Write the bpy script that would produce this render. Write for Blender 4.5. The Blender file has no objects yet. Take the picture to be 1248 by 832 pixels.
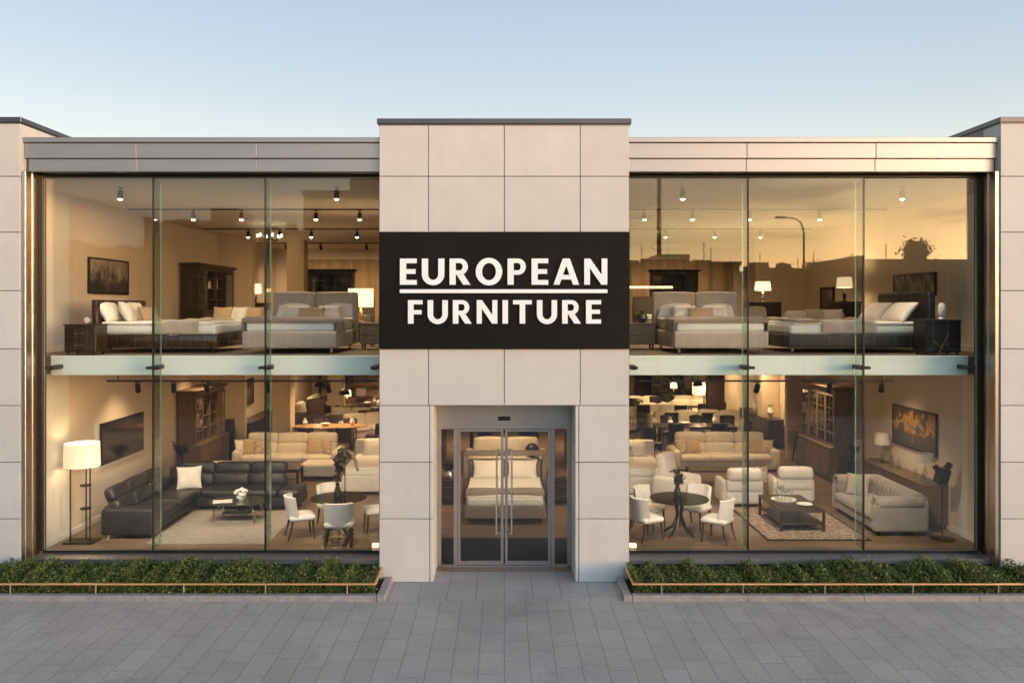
import bpy, bmesh, math, random
from mathutils import Vector, Matrix
random.seed(7)
PI = math.pi
R = math.radians
SC = bpy.context.scene
COL = SC.collection
F2 = 3.77            # upper sales floor level

# ------------------------------------------------------------------ materials
MATS = {}
def nodes_of(name):
    m = bpy.data.materials.new(name); m.use_nodes = True
    nt = m.node_tree
    for n in list(nt.nodes): nt.nodes.remove(n)
    out = nt.nodes.new('ShaderNodeOutputMaterial')
    return m, nt, out
def N(nt, t, **kw):
    n = nt.nodes.new(t)
    for k, v in kw.items():
        if k.startswith('i_'): n.inputs[k[2:].replace('_', ' ')].default_value = v
        else: setattr(n, k, v)
    return n
def L(nt, a, b): nt.links.new(a, b)
def c4(c): return (c[0], c[1], c[2], 1)
def mat(name, col, rough=.5, metal=0, var=.1, scale=6, bump=0, bscale=80, emit=0, ecol=None, col2=None, stretch=(1,1,1), detail=4, rvar=.08, dist=.02, spec=.5, coat=0, sheen=0, contrast=0, island=0, streak=0):
    m, nt, out = nodes_of(name)
    p = N(nt, 'ShaderNodeBsdfPrincipled'); L(nt, p.outputs[0], out.inputs[0])
    p.inputs['Metallic'].default_value = metal
    p.inputs['Specular IOR Level'].default_value = spec
    p.inputs['Coat Weight'].default_value = coat
    p.inputs['Sheen Weight'].default_value = sheen
    tc = N(nt, 'ShaderNodeTexCoord'); mp = N(nt, 'ShaderNodeMapping'); mp.inputs['Scale'].default_value = stretch
    L(nt, tc.outputs['Object'], mp.inputs[0])
    n = N(nt, 'ShaderNodeTexNoise', i_Scale=scale, i_Detail=detail, i_Roughness=.6); L(nt, mp.outputs[0], n.inputs['Vector'])
    rmp = N(nt, 'ShaderNodeValToRGB')
    a, b = (.3, .7) if not contrast else (.5 - contrast, .5 + contrast)
    rmp.color_ramp.elements[0].position = a; rmp.color_ramp.elements[1].position = b
    c2 = col2 or tuple(min(1, x * (1 + var)) for x in col)
    c1 = col if col2 else tuple(x * (1 - var) for x in col)
    rmp.color_ramp.elements[0].color = c4(c1); rmp.color_ramp.elements[1].color = c4(c2)
    L(nt, n.outputs['Fac'], rmp.inputs[0]); src = rmp.outputs[0]
    def mulby(src, fac, f0, f1, lo, hi):
        r = N(nt, 'ShaderNodeMapRange'); L(nt, fac, r.inputs['Value'])
        for k, q in zip(('From Min', 'From Max', 'To Min', 'To Max'), (f0, f1, lo, hi)): r.inputs[k].default_value = q
        x = N(nt, 'ShaderNodeMixRGB', blend_type='MULTIPLY'); x.inputs[0].default_value = 1; L(nt, src, x.inputs[1]); L(nt, r.outputs[0], x.inputs[2]); return x.outputs[0]
    if island:
        ge = N(nt, 'ShaderNodeNewGeometry'); src = mulby(src, ge.outputs['Random Per Island'], 0, 1, 1 - island, 1 + island)
    if streak:
        m3 = N(nt, 'ShaderNodeMapping'); m3.inputs['Scale'].default_value = (6, 6, .5); L(nt, tc.outputs['Object'], m3.inputs[0])
        n3 = N(nt, 'ShaderNodeTexNoise', i_Scale=1.6, i_Detail=7, i_Roughness=.65); L(nt, m3.outputs[0], n3.inputs['Vector']); src = mulby(src, n3.outputs['Fac'], .35, .65, 1 - streak, 1 + streak*.5)
        n4 = N(nt, 'ShaderNodeTexNoise', i_Scale=55, i_Detail=4, i_Roughness=.7); L(nt, tc.outputs['Object'], n4.inputs['Vector']); src = mulby(src, n4.outputs['Fac'], .35, .65, 1 - streak*.8, 1 + streak*.8)
    L(nt, src, p.inputs['Base Color'])
    mr = N(nt, 'ShaderNodeMapRange'); mr.inputs['To Min'].default_value = max(0.02, rough - rvar); mr.inputs['To Max'].default_value = min(1, rough + rvar)
    L(nt, n.outputs['Fac'], mr.inputs['Value']); L(nt, mr.outputs[0], p.inputs['Roughness'])
    if bump:
        n2 = N(nt, 'ShaderNodeTexNoise', i_Scale=bscale, i_Detail=3); L(nt, mp.outputs[0], n2.inputs['Vector'])
        bp = N(nt, 'ShaderNodeBump', i_Strength=bump, i_Distance=dist); L(nt, n2.outputs['Fac'], bp.inputs['Height']); L(nt, bp.outputs[0], p.inputs['Normal'])
    if emit:
        p.inputs['Emission Color'].default_value = c4(ecol or col); p.inputs['Emission Strength'].default_value = emit
    MATS[name] = m
    return m

def wood(name, c1, c2, rough=.4, axis=0, scale=3.0):
    st = [9, 9, 9]; st[axis] = .7
    return mat(name, c1, rough, col2=c2, stretch=tuple(st), scale=scale, bump=.06, bscale=14, detail=6, rvar=.1)

def glass_mat(name, r0, tint, rough=0.0, spread=.91):
    m, nt, out = nodes_of(name)
    tr = N(nt, 'ShaderNodeBsdfTransparent'); tr.inputs[0].default_value = c4(tint)
    gl = N(nt, 'ShaderNodeBsdfGlossy'); gl.inputs['Roughness'].default_value = rough
    lw = N(nt, 'ShaderNodeLayerWeight', i_Blend=.5)
    pw = N(nt, 'ShaderNodeMath', operation='POWER'); pw.inputs[1].default_value = 5; L(nt, lw.outputs['Facing'], pw.inputs[0])
    ma = N(nt, 'ShaderNodeMath', operation='MULTIPLY_ADD'); ma.inputs[1].default_value = spread; ma.inputs[2].default_value = r0
    L(nt, pw.outputs[0], ma.inputs[0])
    tc = N(nt, 'ShaderNodeTexCoord'); ns = N(nt, 'ShaderNodeTexNoise', i_Scale=.35, i_Detail=1); L(nt, tc.outputs['Object'], ns.inputs['Vector'])
    bp = N(nt, 'ShaderNodeBump', i_Strength=.04, i_Distance=.05); L(nt, ns.outputs['Fac'], bp.inputs['Height']); L(nt, bp.outputs[0], gl.inputs['Normal'])
    mx = N(nt, 'ShaderNodeMixShader'); L(nt, ma.outputs[0], mx.inputs[0]); L(nt, tr.outputs[0], mx.inputs[1]); L(nt, gl.outputs[0], mx.inputs[2])
    L(nt, mx.outputs[0], out.inputs[0]); MATS[name] = m
    return m

def tile_mat(name, w, l, c1, c2, joint, jw=.006, rough=.6, axis='y', tint=None, bump=.25, grain=90, gvar=.12, stain=0):
    """slabs w wide and l long in columns along AXIS, each column shifted at random, each slab its own tone"""
    m, nt, out = nodes_of(name)
    p = N(nt, 'ShaderNodeBsdfPrincipled'); L(nt, p.outputs[0], out.inputs[0])
    tc = N(nt, 'ShaderNodeTexCoord'); sp = N(nt, 'ShaderNodeSeparateXYZ'); L(nt, tc.outputs['Object'], sp.inputs[0])
    A, B = ('X', 'Y') if axis == 'y' else ('Y', 'X')
    def M(op, a, b=None, c=None):
        n = N(nt, 'ShaderNodeMath', operation=op)
        for i, v in enumerate((a, b, c)):
            if v is None: continue
            if hasattr(v, 'is_output'): L(nt, v, n.inputs[i])
            else: n.inputs[i].default_value = v
        return n.outputs[0]
    u = M('DIVIDE', sp.outputs[A], w); col = M('FLOOR', u); fu = M('FRACT', u)
    wn = N(nt, 'ShaderNodeTexWhiteNoise', noise_dimensions='1D'); L(nt, col, wn.inputs['W'])
    v = M('ADD', M('DIVIDE', sp.outputs[B], l), wn.outputs['Value']); row = M('FLOOR', v); fv = M('FRACT', v)
    eu = M('MULTIPLY', M('MINIMUM', fu, M('SUBTRACT', 1.0, fu)), w)
    ev = M('MULTIPLY', M('MINIMUM', fv, M('SUBTRACT', 1.0, fv)), l)
    e = M('MINIMUM', eu, ev)
    mr = N(nt, 'ShaderNodeMapRange'); mr.inputs['From Min'].default_value = jw * .4; mr.inputs['From Max'].default_value = jw; L(nt, e, mr.inputs['Value'])
    cb = N(nt, 'ShaderNodeCombineXYZ'); L(nt, col, cb.inputs[0]); L(nt, row, cb.inputs[1])
    wt = N(nt, 'ShaderNodeTexWhiteNoise', noise_dimensions='2D'); L(nt, cb.outputs[0], wt.inputs['Vector'])
    m1 = N(nt, 'ShaderNodeMixRGB'); m1.inputs[1].default_value = c4(c1); m1.inputs[2].default_value = c4(c2); L(nt, wt.outputs['Value'], m1.inputs[0])
    st = N(nt, 'ShaderNodeMapping'); L(nt, tc.outputs['Object'], st.inputs[0])
    if tint: st.inputs['Scale'].default_value = tint
    g = N(nt, 'ShaderNodeTexNoise', i_Scale=grain, i_Detail=5, i_Roughness=.7); L(nt, st.outputs[0], g.inputs['Vector'])
    g2 = N(nt, 'ShaderNodeTexNoise', i_Scale=1.1, i_Detail=5, i_Roughness=.65); L(nt, tc.outputs['Object'], g2.inputs['Vector'])
    def mulcol(src, fac, lo, hi):
        r = N(nt, 'ShaderNodeMapRange'); r.inputs['From Min'].default_value = .3; r.inputs['From Max'].default_value = .7
        r.inputs['To Min'].default_value = lo; r.inputs['To Max'].default_value = hi; L(nt, fac, r.inputs['Value'])
        x = N(nt, 'ShaderNodeMixRGB', blend_type='MULTIPLY'); x.inputs[0].default_value = 1; L(nt, src, x.inputs[1]); L(nt, r.outputs[0], x.inputs[2]); return x.outputs[0]
    cc = mulcol(mulcol(m1.outputs[0], g.outputs['Fac'], 1 - gvar, 1 + gvar), g2.outputs['Fac'], .88, 1.1)
    if stain:
        g3 = N(nt, 'ShaderNodeTexNoise', i_Scale=.55, i_Detail=8, i_Roughness=.7, i_Distortion=.5); L(nt, tc.outputs['Object'], g3.inputs['Vector'])
        r = N(nt, 'ShaderNodeMapRange'); r.inputs['From Min'].default_value = .56; r.inputs['From Max'].default_value = .70; r.inputs['To Min'].default_value = 1; r.inputs['To Max'].default_value = 1 - stain; L(nt, g3.outputs['Fac'], r.inputs['Value'])
        vo = N(nt, 'ShaderNodeTexVoronoi', i_Scale=1.3); vo.inputs['Randomness'].default_value = 1; L(nt, tc.outputs['Object'], vo.inputs['Vector'])
        r2 = N(nt, 'ShaderNodeMapRange'); r2.inputs['From Min'].default_value = .015; r2.inputs['From Max'].default_value = .028; r2.inputs['To Min'].default_value = .62; r2.inputs['To Max'].default_value = 1; L(nt, vo.outputs['Distance'], r2.inputs['Value'])
        for q in (r, r2):
            x = N(nt, 'ShaderNodeMixRGB', blend_type='MULTIPLY'); x.inputs[0].default_value = 1; L(nt, cc, x.inputs[1]); L(nt, q.outputs[0], x.inputs[2]); cc = x.outputs[0]
    m2 = N(nt, 'ShaderNodeMixRGB'); m2.inputs[1].default_value = c4(joint); L(nt, mr.outputs[0], m2.inputs[0]); L(nt, cc, m2.inputs[2])
    L(nt, m2.outputs[0], p.inputs['Base Color'])
    rr = N(nt, 'ShaderNodeMapRange'); rr.inputs['To Min'].default_value = rough - .12; rr.inputs['To Max'].default_value = rough + .1; L(nt, g2.outputs['Fac'], rr.inputs['Value']); L(nt, rr.outputs[0], p.inputs['Roughness'])
    h = M('ADD', mr.outputs[0], M('MULTIPLY', g.outputs['Fac'], .25))
    bp = N(nt, 'ShaderNodeBump', i_Strength=bump, i_Distance=.004); L(nt, h, bp.inputs['Height']); L(nt, bp.outputs[0], p.inputs['Normal'])
    MATS[name] = m
    return m

def art_mat(name, stops, scale, stretch=(1,1,1), rough=.35, wave=0):
    m, nt, out = nodes_of(name)
    p = N(nt, 'ShaderNodeBsdfPrincipled', ); L(nt, p.outputs[0], out.inputs[0]); p.inputs['Roughness'].default_value = rough
    tc = N(nt, 'ShaderNodeTexCoord'); mp = N(nt, 'ShaderNodeMapping'); mp.inputs['Scale'].default_value = stretch
    L(nt, tc.outputs['Object'], mp.inputs[0])
    n = N(nt, 'ShaderNodeTexNoise', i_Scale=scale, i_Detail=7, i_Roughness=.62, i_Distortion=wave); L(nt, mp.outputs[0], n.inputs['Vector'])
    sp = N(nt, 'ShaderNodeSeparateXYZ'); L(nt, tc.outputs['Object'], sp.inputs[0])
    ad = N(nt, 'ShaderNodeMath', operation='MULTIPLY_ADD'); L(nt, sp.outputs['Z'], ad.inputs[0]); ad.inputs[1].default_value = .55; L(nt, n.outputs['Fac'], ad.inputs[2])
    r = N(nt, 'ShaderNodeValToRGB')
    while len(r.color_ramp.elements) < len(stops): r.color_ramp.elements.new(.5)
    for e, (pos, c) in zip(r.color_ramp.elements, stops): e.position = pos; e.color = c4(c)
    L(nt, ad.outputs[0], r.inputs[0]); L(nt, r.outputs[0], p.inputs['Base Color']); MATS[name] = m
    return m

STONE = mat('limestone', (.52, .538, .508), .62, island=.035, streak=.018, var=.055, scale=1.7, bump=.10, bscale=34, detail=8, dist=.006)
STONE2 = mat('limestone_pale', (.52, .538, .512), .62, island=.035, streak=.018, var=.05, scale=2.1, bump=.10, bscale=34, detail=8, dist=.006)
JOINT = mat('joint_dark', (.07, .06, .055), .8)
SLATE = mat('slate_metal', (.10, .10, .108), .38, metal=.75, var=.12, scale=2)
FASC = mat('fascia_metal', (.40, .388, .372), .46, metal=.9, var=.04, scale=1.2, stretch=(.4, 1, 5))
STEEL = mat('brushed_steel', (.52, .47, .40), .28, metal=1, var=.06, scale=5, stretch=(30, 30, .25), rvar=.015)
DARKF = mat('dark_bronze_frame', (.035, .032, .03), .35, metal=.6)
DOORF = mat('door_aluminium', (.42, .405, .385), .36, metal=.8, var=.05)
CHROME = mat('chrome', (.75, .74, .72), .12, metal=1, var=.02)
BLACKM = mat('black_metal', (.015, .015, .016), .4, metal=.3)
BRASS = mat('brass', (.52, .36, .16), .3, metal=1)
COPPER = mat('copper_rail', (.95, .52, .22), .34, metal=.6, var=.1, scale=3)
GLASS = glass_mat('shop_glass', .046, (.975, .985, .975))
FINGL = glass_mat('fin_glass', .05, (.80, .88, .82))
GEDGE = mat('glass_edge', (.42, .56, .48), .25, var=.1, spec=.8)
SLABE = mat('slab_edge_mint', (.75, .88, .80), .3, var=.02, scale=.8)
WALL = mat('plaster_cream', (.70, .60, .47), .85, var=.03, scale=1.2, bump=.03)
WALLP = mat('plaster_pale', (.74, .72, .66), .85, var=.02, scale=1.2)
CEIL = mat('ceiling_white', (.62, .55, .45), .9, var=.03, scale=.8)
BASEB = mat('skirting_white', (.78, .75, .68), .5)
FLOOR = tile_mat('oak_floor', .19, 1.9, (.165, .115, .078), (.235, .168, .118), (.04, .025, .015), jw=.003, rough=.38, axis='x', tint=(.6, 9, 1), grain=5, gvar=.2, bump=.1)
CARPET = mat('carpet_taupe', (.165, .13, .10), .95, var=.15, scale=60, bump=.3, bscale=300)
PAVE = tile_mat('granite_paving', .335, .68, (.335, .318, .292), (.368, .348, .32), (.15, .138, .125), jw=.006, rough=.62, grain=45, gvar=.42, stain=.30)
PAVE2 = tile_mat('granite_apron', .46, .80, (.35, .332, .306), (.38, .36, .332), (.15, .138, .125), jw=.007, rough=.6, grain=45, gvar=.40, stain=.30)
KERB = mat('kerb_granite', (.28, .27, .255), .75, var=.2, scale=9, bump=.25, bscale=90, dist=.01)
ASPH = mat('asphalt', (.055, .055, .058), .85, var=.15, scale=30, bump=.3, bscale=200)
SOIL = mat('soil', (.035, .025, .018), .95, var=.3, scale=20, bump=.5, bscale=60)
LEATH = mat('black_leather', (.019, .018, .0195), .44, var=.25, scale=5, bump=.35, bscale=9, dist=.025)
CREAM = mat('cream_leather', (.66, .61, .52), .52, var=.07, scale=4, bump=.30, bscale=8, dist=.03)
WHITEF = mat('white_fabric', (.70, .675, .62), .85, var=.06, scale=6, bump=.3, bscale=11, dist=.02, sheen=.2)
LINEN = mat('linen', (.80, .765, .70), .88, var=.03, scale=7, bump=.5, bscale=9, dist=.03, sheen=.1)
GREYF = mat('grey_fabric', (.40, .36, .31), .9, var=.07, scale=14, bump=.2, bscale=260, sheen=.2)
CHESTF = mat('pale_velvet', (.25, .225, .19), .75, var=.09, scale=5, bump=.15, bscale=240, sheen=.4)
TAUPE = mat('taupe_throw', (.235, .195, .16), .95, var=.12, scale=24, bump=.5, bscale=120, sheen=.3)
SAND = mat('sand_cushion', (.45, .34, .21), .9, var=.12, scale=20, bump=.3, bscale=160)
FLORAL = mat('flower_cushion', (.30, .22, .15), .9, col2=(.62, .54, .42), scale=22, contrast=.08, bump=.3, bscale=160)
BROWNF = mat('brown_fabric', (.075, .05, .034), .85, var=.2, scale=12, bump=.2, bscale=200)
MATTR = mat('mattress_white', (.70, .74, .70), .8, var=.03, scale=10, bump=.25, bscale=40, dist=.015)
DKWOOD = wood('dark_wood', (.022, .014, .009), (.055, .034, .021), .34, 2)
DKWOODX = wood('dark_wood_long', (.022, .014, .009), (.055, .034, .021), .28, 0)
MIDWOOD = wood('aged_oak', (.11, .07, .04), (.20, .13, .08), .5, 2)
GREYWOOD = wood('grey_oak', (.15, .11, .075), (.27, .205, .14), .55, 2)
LTWOOD = wood('light_oak', (.36, .20, .085), (.50, .30, .14), .35, 0)
DKGLASS = mat('smoked_glass', (.045, .046, .034), .05, var=.1, spec=1, coat=.5)
TGLASS = glass_mat('table_glass', .085, (.40, .43, .36))
TVS = mat('tv_screen', (.006, .006, .007), .12, var=.1, spec=.6)
SHADE = mat('lamp_shade', (.80, .74, .62), .8, var=.02, emit=.22, ecol=(1, .74, .42))
SHADEH = mat('lamp_shade_bright', (.85, .72, .5), .8, var=.02, emit=.8, ecol=(1, .66, .30))
SHADEU = mat('lamp_shade_unlit', (.62, .58, .52), .85, var=.03)
BULB = mat('lit_bulb', (1, .9, .75), .5, var=0, emit=7, ecol=(1, .80, .52))
RUGP = mat('rug_pale', (.20, .175, .145), .95, col2=(.37, .335, .29), scale=5, stretch=(1, 7, 1), bump=.4, bscale=180, contrast=.15)
RUGB = mat('rug_mottled', (.13, .085, .065), .95, col2=(.42, .33, .26), scale=13, bump=.4, bscale=200, contrast=.14)
MATD = mat('door_mat', (.022, .02, .019), .98, var=.3, scale=60, bump=.5, bscale=300)
CERAM = mat('white_ceramic', (.78, .77, .74), .2, var=.02)
CLEAR = glass_mat('clear_glass', .08, (.86, .90, .86))
DARKST = mat('dark_bronze_cast', (.022, .017, .013), .42, metal=.4, var=.5, scale=14, bump=.7, bscale=16, dist=.05)
CURT = mat('curtain_gold', (.34, .235, .125), .85, var=.1, scale=4, stretch=(12, 12, .4), sheen=.2)
BOOKM = mat('book_spines', (.10, .05, .03), .7, col2=(.5, .42, .30), scale=34, stretch=(1, 1, .02), contrast=.05)
SIGNB = mat('sign_black', (.009, .009, .009), .55, spec=.12, var=.25, scale=.8, rvar=.12)
SIGNW = mat('letter_white', (.86, .87, .88), .4, var=.03)
LEAF = [mat('leaf_dark', (.046, .078, .014), .5, var=.35, scale=3), mat('leaf_mid', (.095, .142, .024), .5, var=.3, scale=3), mat('leaf_olive', (.165, .175, .026), .5, var=.3, scale=3), mat('leaf_amber', (.24, .13, .02), .5, var=.2, scale=3)]
TWIG = mat('twig', (.06, .042, .028), .9, var=.2)
ARTB = art_mat('art_mountain', [(.30, (.02, .02, .02)), (.45, (.06, .055, .05)), (.55, (.22, .19, .16)), (.72, (.42, .36, .29))], 3.2, wave=.6)
ARTG = art_mat('art_golden', [(.30, (.05, .045, .035)), (.48, (.10, .065, .035)), (.56, (.62, .30, .05)), (.66, (.10, .05, .02)), (.8, (.03, .025, .02))], 3.0, wave=.8)
ARTS = art_mat('art_stripes', [(.38, (.02, .018, .016)), (.5, (.10, .075, .055)), (.56, (.22, .2, .18)), (.68, (.03, .022, .018))], 3.5, stretch=(1, 3.4, .02))
ARTP = art_mat('art_figure', [(.35, (.02, .016, .012)), (.52, (.10, .075, .05)), (.66, (.33, .27, .2))], 4, stretch=(1, 1, .5))
BRICK1 = mat('street_brick', (.07, .05, .042), .85, var=.2, scale=4)
BRICK2 = mat('street_render', (.10, .085, .075), .85, var=.15, scale=2)
WINDK = mat('street_window', (.02, .02, .024), .15, var=.2)

# ------------------------------------------------------------------ mesh builder
class B:
    def __init__(s): s.bm = bmesh.new(); s.mx = Matrix.Identity(4)
    def at(s, loc=(0,0,0), rz=0, rx=0, ry=0):
        s.mx = Matrix.Translation(loc) @ Matrix.Rotation(rz, 4, 'Z') @ Matrix.Rotation(ry, 4, 'Y') @ Matrix.Rotation(rx, 4, 'X'); return s
    def _add(s, verts, faces, mi=0):
        vs = [s.bm.verts.new(s.mx @ Vector(v)) for v in verts]
        for f in faces:
            try: fc = s.bm.faces.new([vs[i] for i in f]); fc.material_index = mi
            except ValueError: pass
        return vs
    def box(s, x0, x1, y0, y1, z0, z1, bev=0, seg=1, mi=0):
        vs = s._add([(x0,y0,z0),(x1,y0,z0),(x1,y1,z0),(x0,y1,z0),(x0,y0,z1),(x1,y0,z1),(x1,y1,z1),(x0,y1,z1)],
                    [(3,2,1,0),(4,5,6,7),(0,1,5,4),(1,2,6,5),(2,3,7,6),(3,0,4,7)], mi)
        if bev:
            ed = {e for v in vs for e in v.link_edges}
            bmesh.ops.bevel(s.bm, geom=list(ed), offset=bev, segments=seg, profile=.5, affect='EDGES', clamp_overlap=True, material=mi)
        return s
    def soft(s, x0, x1, y0, y1, z0, z1, r=.05, bulge=.015, k=3, mi=0):
        """an upholstered block: rounded edges and softly bulging faces"""
        h = [abs(x1-x0)/2, abs(y1-y0)/2, abs(z1-z0)/2]; c = Vector(((x0+x1)/2, (y0+y1)/2, (z0+z1)/2))
        r = min(r, min(h) * .98)
        ax = []
        for q in h:
            i = q - r
            l = [-q, -q + r*.25, -q + r*.62, -i] + [-i + 2*i*(j+1)/(k+1) for j in range(k)] + [i, q - r*.62, q - r*.25, q]
            ax.append(l)
        key = {}
        V = []; Fc = []
        def vid(p):
            kk = (round(p[0], 6), round(p[1], 6), round(p[2], 6))
            if kk in key: return key[kk]
            q = Vector([max(-(h[i]-r), min(h[i]-r, p[i])) for i in range(3)])
            d = Vector(p) - q
            o = q + d.normalized() * r if d.length > 1e-9 else Vector(p)
            t = [1 - (abs(o[i])/h[i])**2 for i in range(3)]
            o2 = [o[0] + bulge * t[1] * t[2] * o[0]/h[0], o[1] + bulge * t[0] * t[2] * o[1]/h[1], o[2] + bulge * t[0] * t[1] * o[2]/h[2]]
            key[kk] = len(V); V.append(tuple(c + Vector(o2))); return key[kk]
        for a in range(3):
            b, d = (a+1) % 3, (a+2) % 3
            for sg in (-1, 1):
                for i in range(len(ax[b]) - 1):
                    for j in range(len(ax[d]) - 1):
                        qs = []
                        for bi, dj in ((i, j), (i+1, j), (i+1, j+1), (i, j+1)):
                            p = [0, 0, 0]; p[a] = sg * h[a]; p[b] = ax[b][bi]; p[d] = ax[d][dj]; qs.append(vid(p))
                        Fc.append(qs if sg > 0 else qs[::-1])
        s._add(V, Fc, mi)
        return s
    def lathe(s, prof, c=(0,0,0), n=20, mi=0):
        V = []; Fc = []; m = len(prof)
        for i in range(n):
            a = 2*PI*i/n
            for (r, z) in prof: V.append((c[0] + r*math.cos(a), c[1] + r*math.sin(a), c[2] + z))
        for i in range(n):
            j = (i+1) % n
            for k in range(m-1): Fc.append((i*m+k, j*m+k, j*m+k+1, i*m+k+1))
        Fc.append([i*m for i in range(n)][::-1]); Fc.append([i*m+m-1 for i in range(n)])
        s._add(V, Fc, mi); return s
    def cyl(s, c, r, h, n=16, r2=None, mi=0): return s.lathe([(r, 0), (r if r2 is None else r2, h)], c, n, mi)
    def tube(s, pts, r, n=8, mi=0, r2=None):
        V = []; Fc = []; P = [Vector(p) for p in pts]; m = len(P)
        for i, p in enumerate(P):
            t = (P[min(i+1, m-1)] - P[max(i-1, 0)]).normalized()
            up = Vector((0,0,1)) if abs(t.z) < .9 else Vector((1,0,0))
            a = t.cross(up).normalized(); b = t.cross(a)
            rr = r if r2 is None else r + (r2 - r) * i / max(1, m-1)
            for k in range(n):
                w = 2*PI*k/n + PI/n; V.append(tuple(p + a*(rr*math.cos(w)) + b*(rr*math.sin(w))))
        for i in range(m-1):
            for k in range(n): Fc.append((i*n+k, i*n+(k+1) % n, (i+1)*n+(k+1) % n, (i+1)*n+k))
        Fc.append(list(range(n))[::-1]); Fc.append([(m-1)*n+k for k in range(n)])
        s._add(V, Fc, mi); return s
    def pillow(s, w, h, t, n=12, mi=0):
        V = []; Fc = []
        for sg in (1, -1):
            o = len(V)
            for i in range(n+1):
                for j in range(n+1):
                    u = math.sin((i/n - .5) * PI); v = math.sin((j/n - .5) * PI)
                    x = w/2 * u * (1 - .09 * (1 - v*v)); z = h/2 * v * (1 - .09 * (1 - u*u))
                    y = sg * t/2 * max(0, (1 - u*u) * (1 - v*v)) ** .38 * (1 + .06*math.sin(5*u + 3*v))
                    V.append((x, y, z))
            for i in range(n):
                for j in range(n):
                    q = (o+i*(n+1)+j, o+(i+1)*(n+1)+j, o+(i+1)*(n+1)+j+1, o+i*(n+1)+j+1)
                    Fc.append(q if sg < 0 else q[::-1])
        vs = s._add(V, Fc, mi); bmesh.ops.remove_doubles(s.bm, verts=vs, dist=1e-5); return s
    def prism(s, poly, y0, y1, mi=0):
        """poly of (x, z) extruded from y0 to y1"""
        n = len(poly)
        s._add([(x, y0, z) for x, z in poly] + [(x, y1, z) for x, z in poly],
               [list(range(n)), list(range(n, 2*n))[::-1]] + [(i, (i+n), (i+1) % n + n, (i+1) % n) for i in range(n)], mi); return s
    def sheet(s, rows, th=.02, mi=0):
        """a cloth: grid of points given row by row, thickened"""
        m, n = len(rows), len(rows[0]); P = [[Vector(p) for p in r] for r in rows]; V = []; Fc = []
        for lay in (0, 1):
            for i in range(m):
                for j in range(n):
                    a = P[min(i+1, m-1)][j] - P[max(i-1, 0)][j]; b = P[i][min(j+1, n-1)] - P[i][max(j-1, 0)]
                    nn = a.cross(b).normalized(); V.append(tuple(P[i][j] - nn * th * lay))
        o = m*n
        for i in range(m-1):
            for j in range(n-1):
                Fc.append((i*n+j, (i+1)*n+j, (i+1)*n+j+1, i*n+j+1)); Fc.append((o+i*n+j, o+i*n+j+1, o+(i+1)*n+j+1, o+(i+1)*n+j))
        for i in range(m-1):
            Fc.append((i*n, i*n+o, (i+1)*n+o, (i+1)*n)); k = n-1; Fc.append((i*n+k, (i+1)*n+k, (i+1)*n+k+o, i*n+k+o))
        for j in range(n-1):
            Fc.append((j, j+1, j+1+o, j+o)); k = (m-1)*n; Fc.append((k+j, k+j+o, k+j+1+o, k+j+1))
        s._add(V, Fc, mi); return s
    def done(s, name, m, parent=None, flat=False, angle=29, fix=True, loc=None):
        if fix: bmesh.ops.recalc_face_normals(s.bm, faces=s.bm.faces)
        me = bpy.data.meshes.new(name); s.bm.to_mesh(me); s.bm.free()
        for x in (m if isinstance(m, (list, tuple)) else [m]): me.materials.append(x)
        if not flat:
            me.shade_smooth(); me.set_sharp_from_angle(angle=R(angle))
        o = bpy.data.objects.new(name, me); COL.objects.link(o)
        if parent: o.parent = parent
        if loc: o.location = loc
        return o

def tag(o, label=None, cat=None, group=None, kind=None):
    for k, v in (('label', label), ('category', cat), ('group', group), ('kind', kind)):
        if v: o[k] = v
    return o
def thing(name, label, cat, loc=(0,0,0), rz=0, group=None):
    o = bpy.data.objects.new(name, None); COL.objects.link(o); o.empty_display_size = .2
    o.location = loc; o.rotation_euler = (0, 0, rz)
    return tag(o, label, cat, group)
def dup(root, loc, rz, label, group=None):
    def cp(o, par):
        c = o.copy(); COL.objects.link(c)
        if par: c.parent = par
        for ch in o.children: cp(ch, c)
        return c
    r = cp(root, None); r.location = loc; r.rotation_euler = (0, 0, rz); r['label'] = label
    if group: r['group'] = group
    return r
def box_thing(name, label, cat, m, dims, loc, rz=0, group=None, bev=.01):
    o = B().box(*dims, bev=bev).done(name, m); o.location = loc; o.rotation_euler = (0, 0, rz)
    return tag(o, label, cat, group)
def lamp_light(loc, power, col=(1, .72, .42), r=.06, parent=None):
    d = bpy.data.lights.new('bulb_light', 'POINT'); d.energy = power; d.color = col; d.shadow_soft_size = r
    o = bpy.data.objects.new('bulb_light', d); COL.objects.link(o); o.location = loc
    if parent: o.parent = parent
    return o
# ------------------------------------------------------------------ setting
def sheet_obj(name, m, x0, x1, y0, y1, z, th=.02):
    o = B().box(x0, x1, y0, y1, z - th, z).done(name, m, flat=True); return tag(o, kind='structure')
sheet_obj('ground', ASPH, -350, 350, -350, 350, -.05)
sheet_obj('pavement', PAVE, -60, 60, -20, -.90, 0)
sheet_obj('path', PAVE2, -1.90, 1.92, -.898, .852, .0)
sheet_obj('road', ASPH, -200, 200, -44, -20.3, -.03)
sheet_obj('far_pavement', PAVE, -120, 120, -58, -44.2, .06, .1)
o = B().box(-60, 60, -20.25, -20.02, -.1, .01, .02).done('road_kerb', KERB); tag(o, kind='structure')

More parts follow.
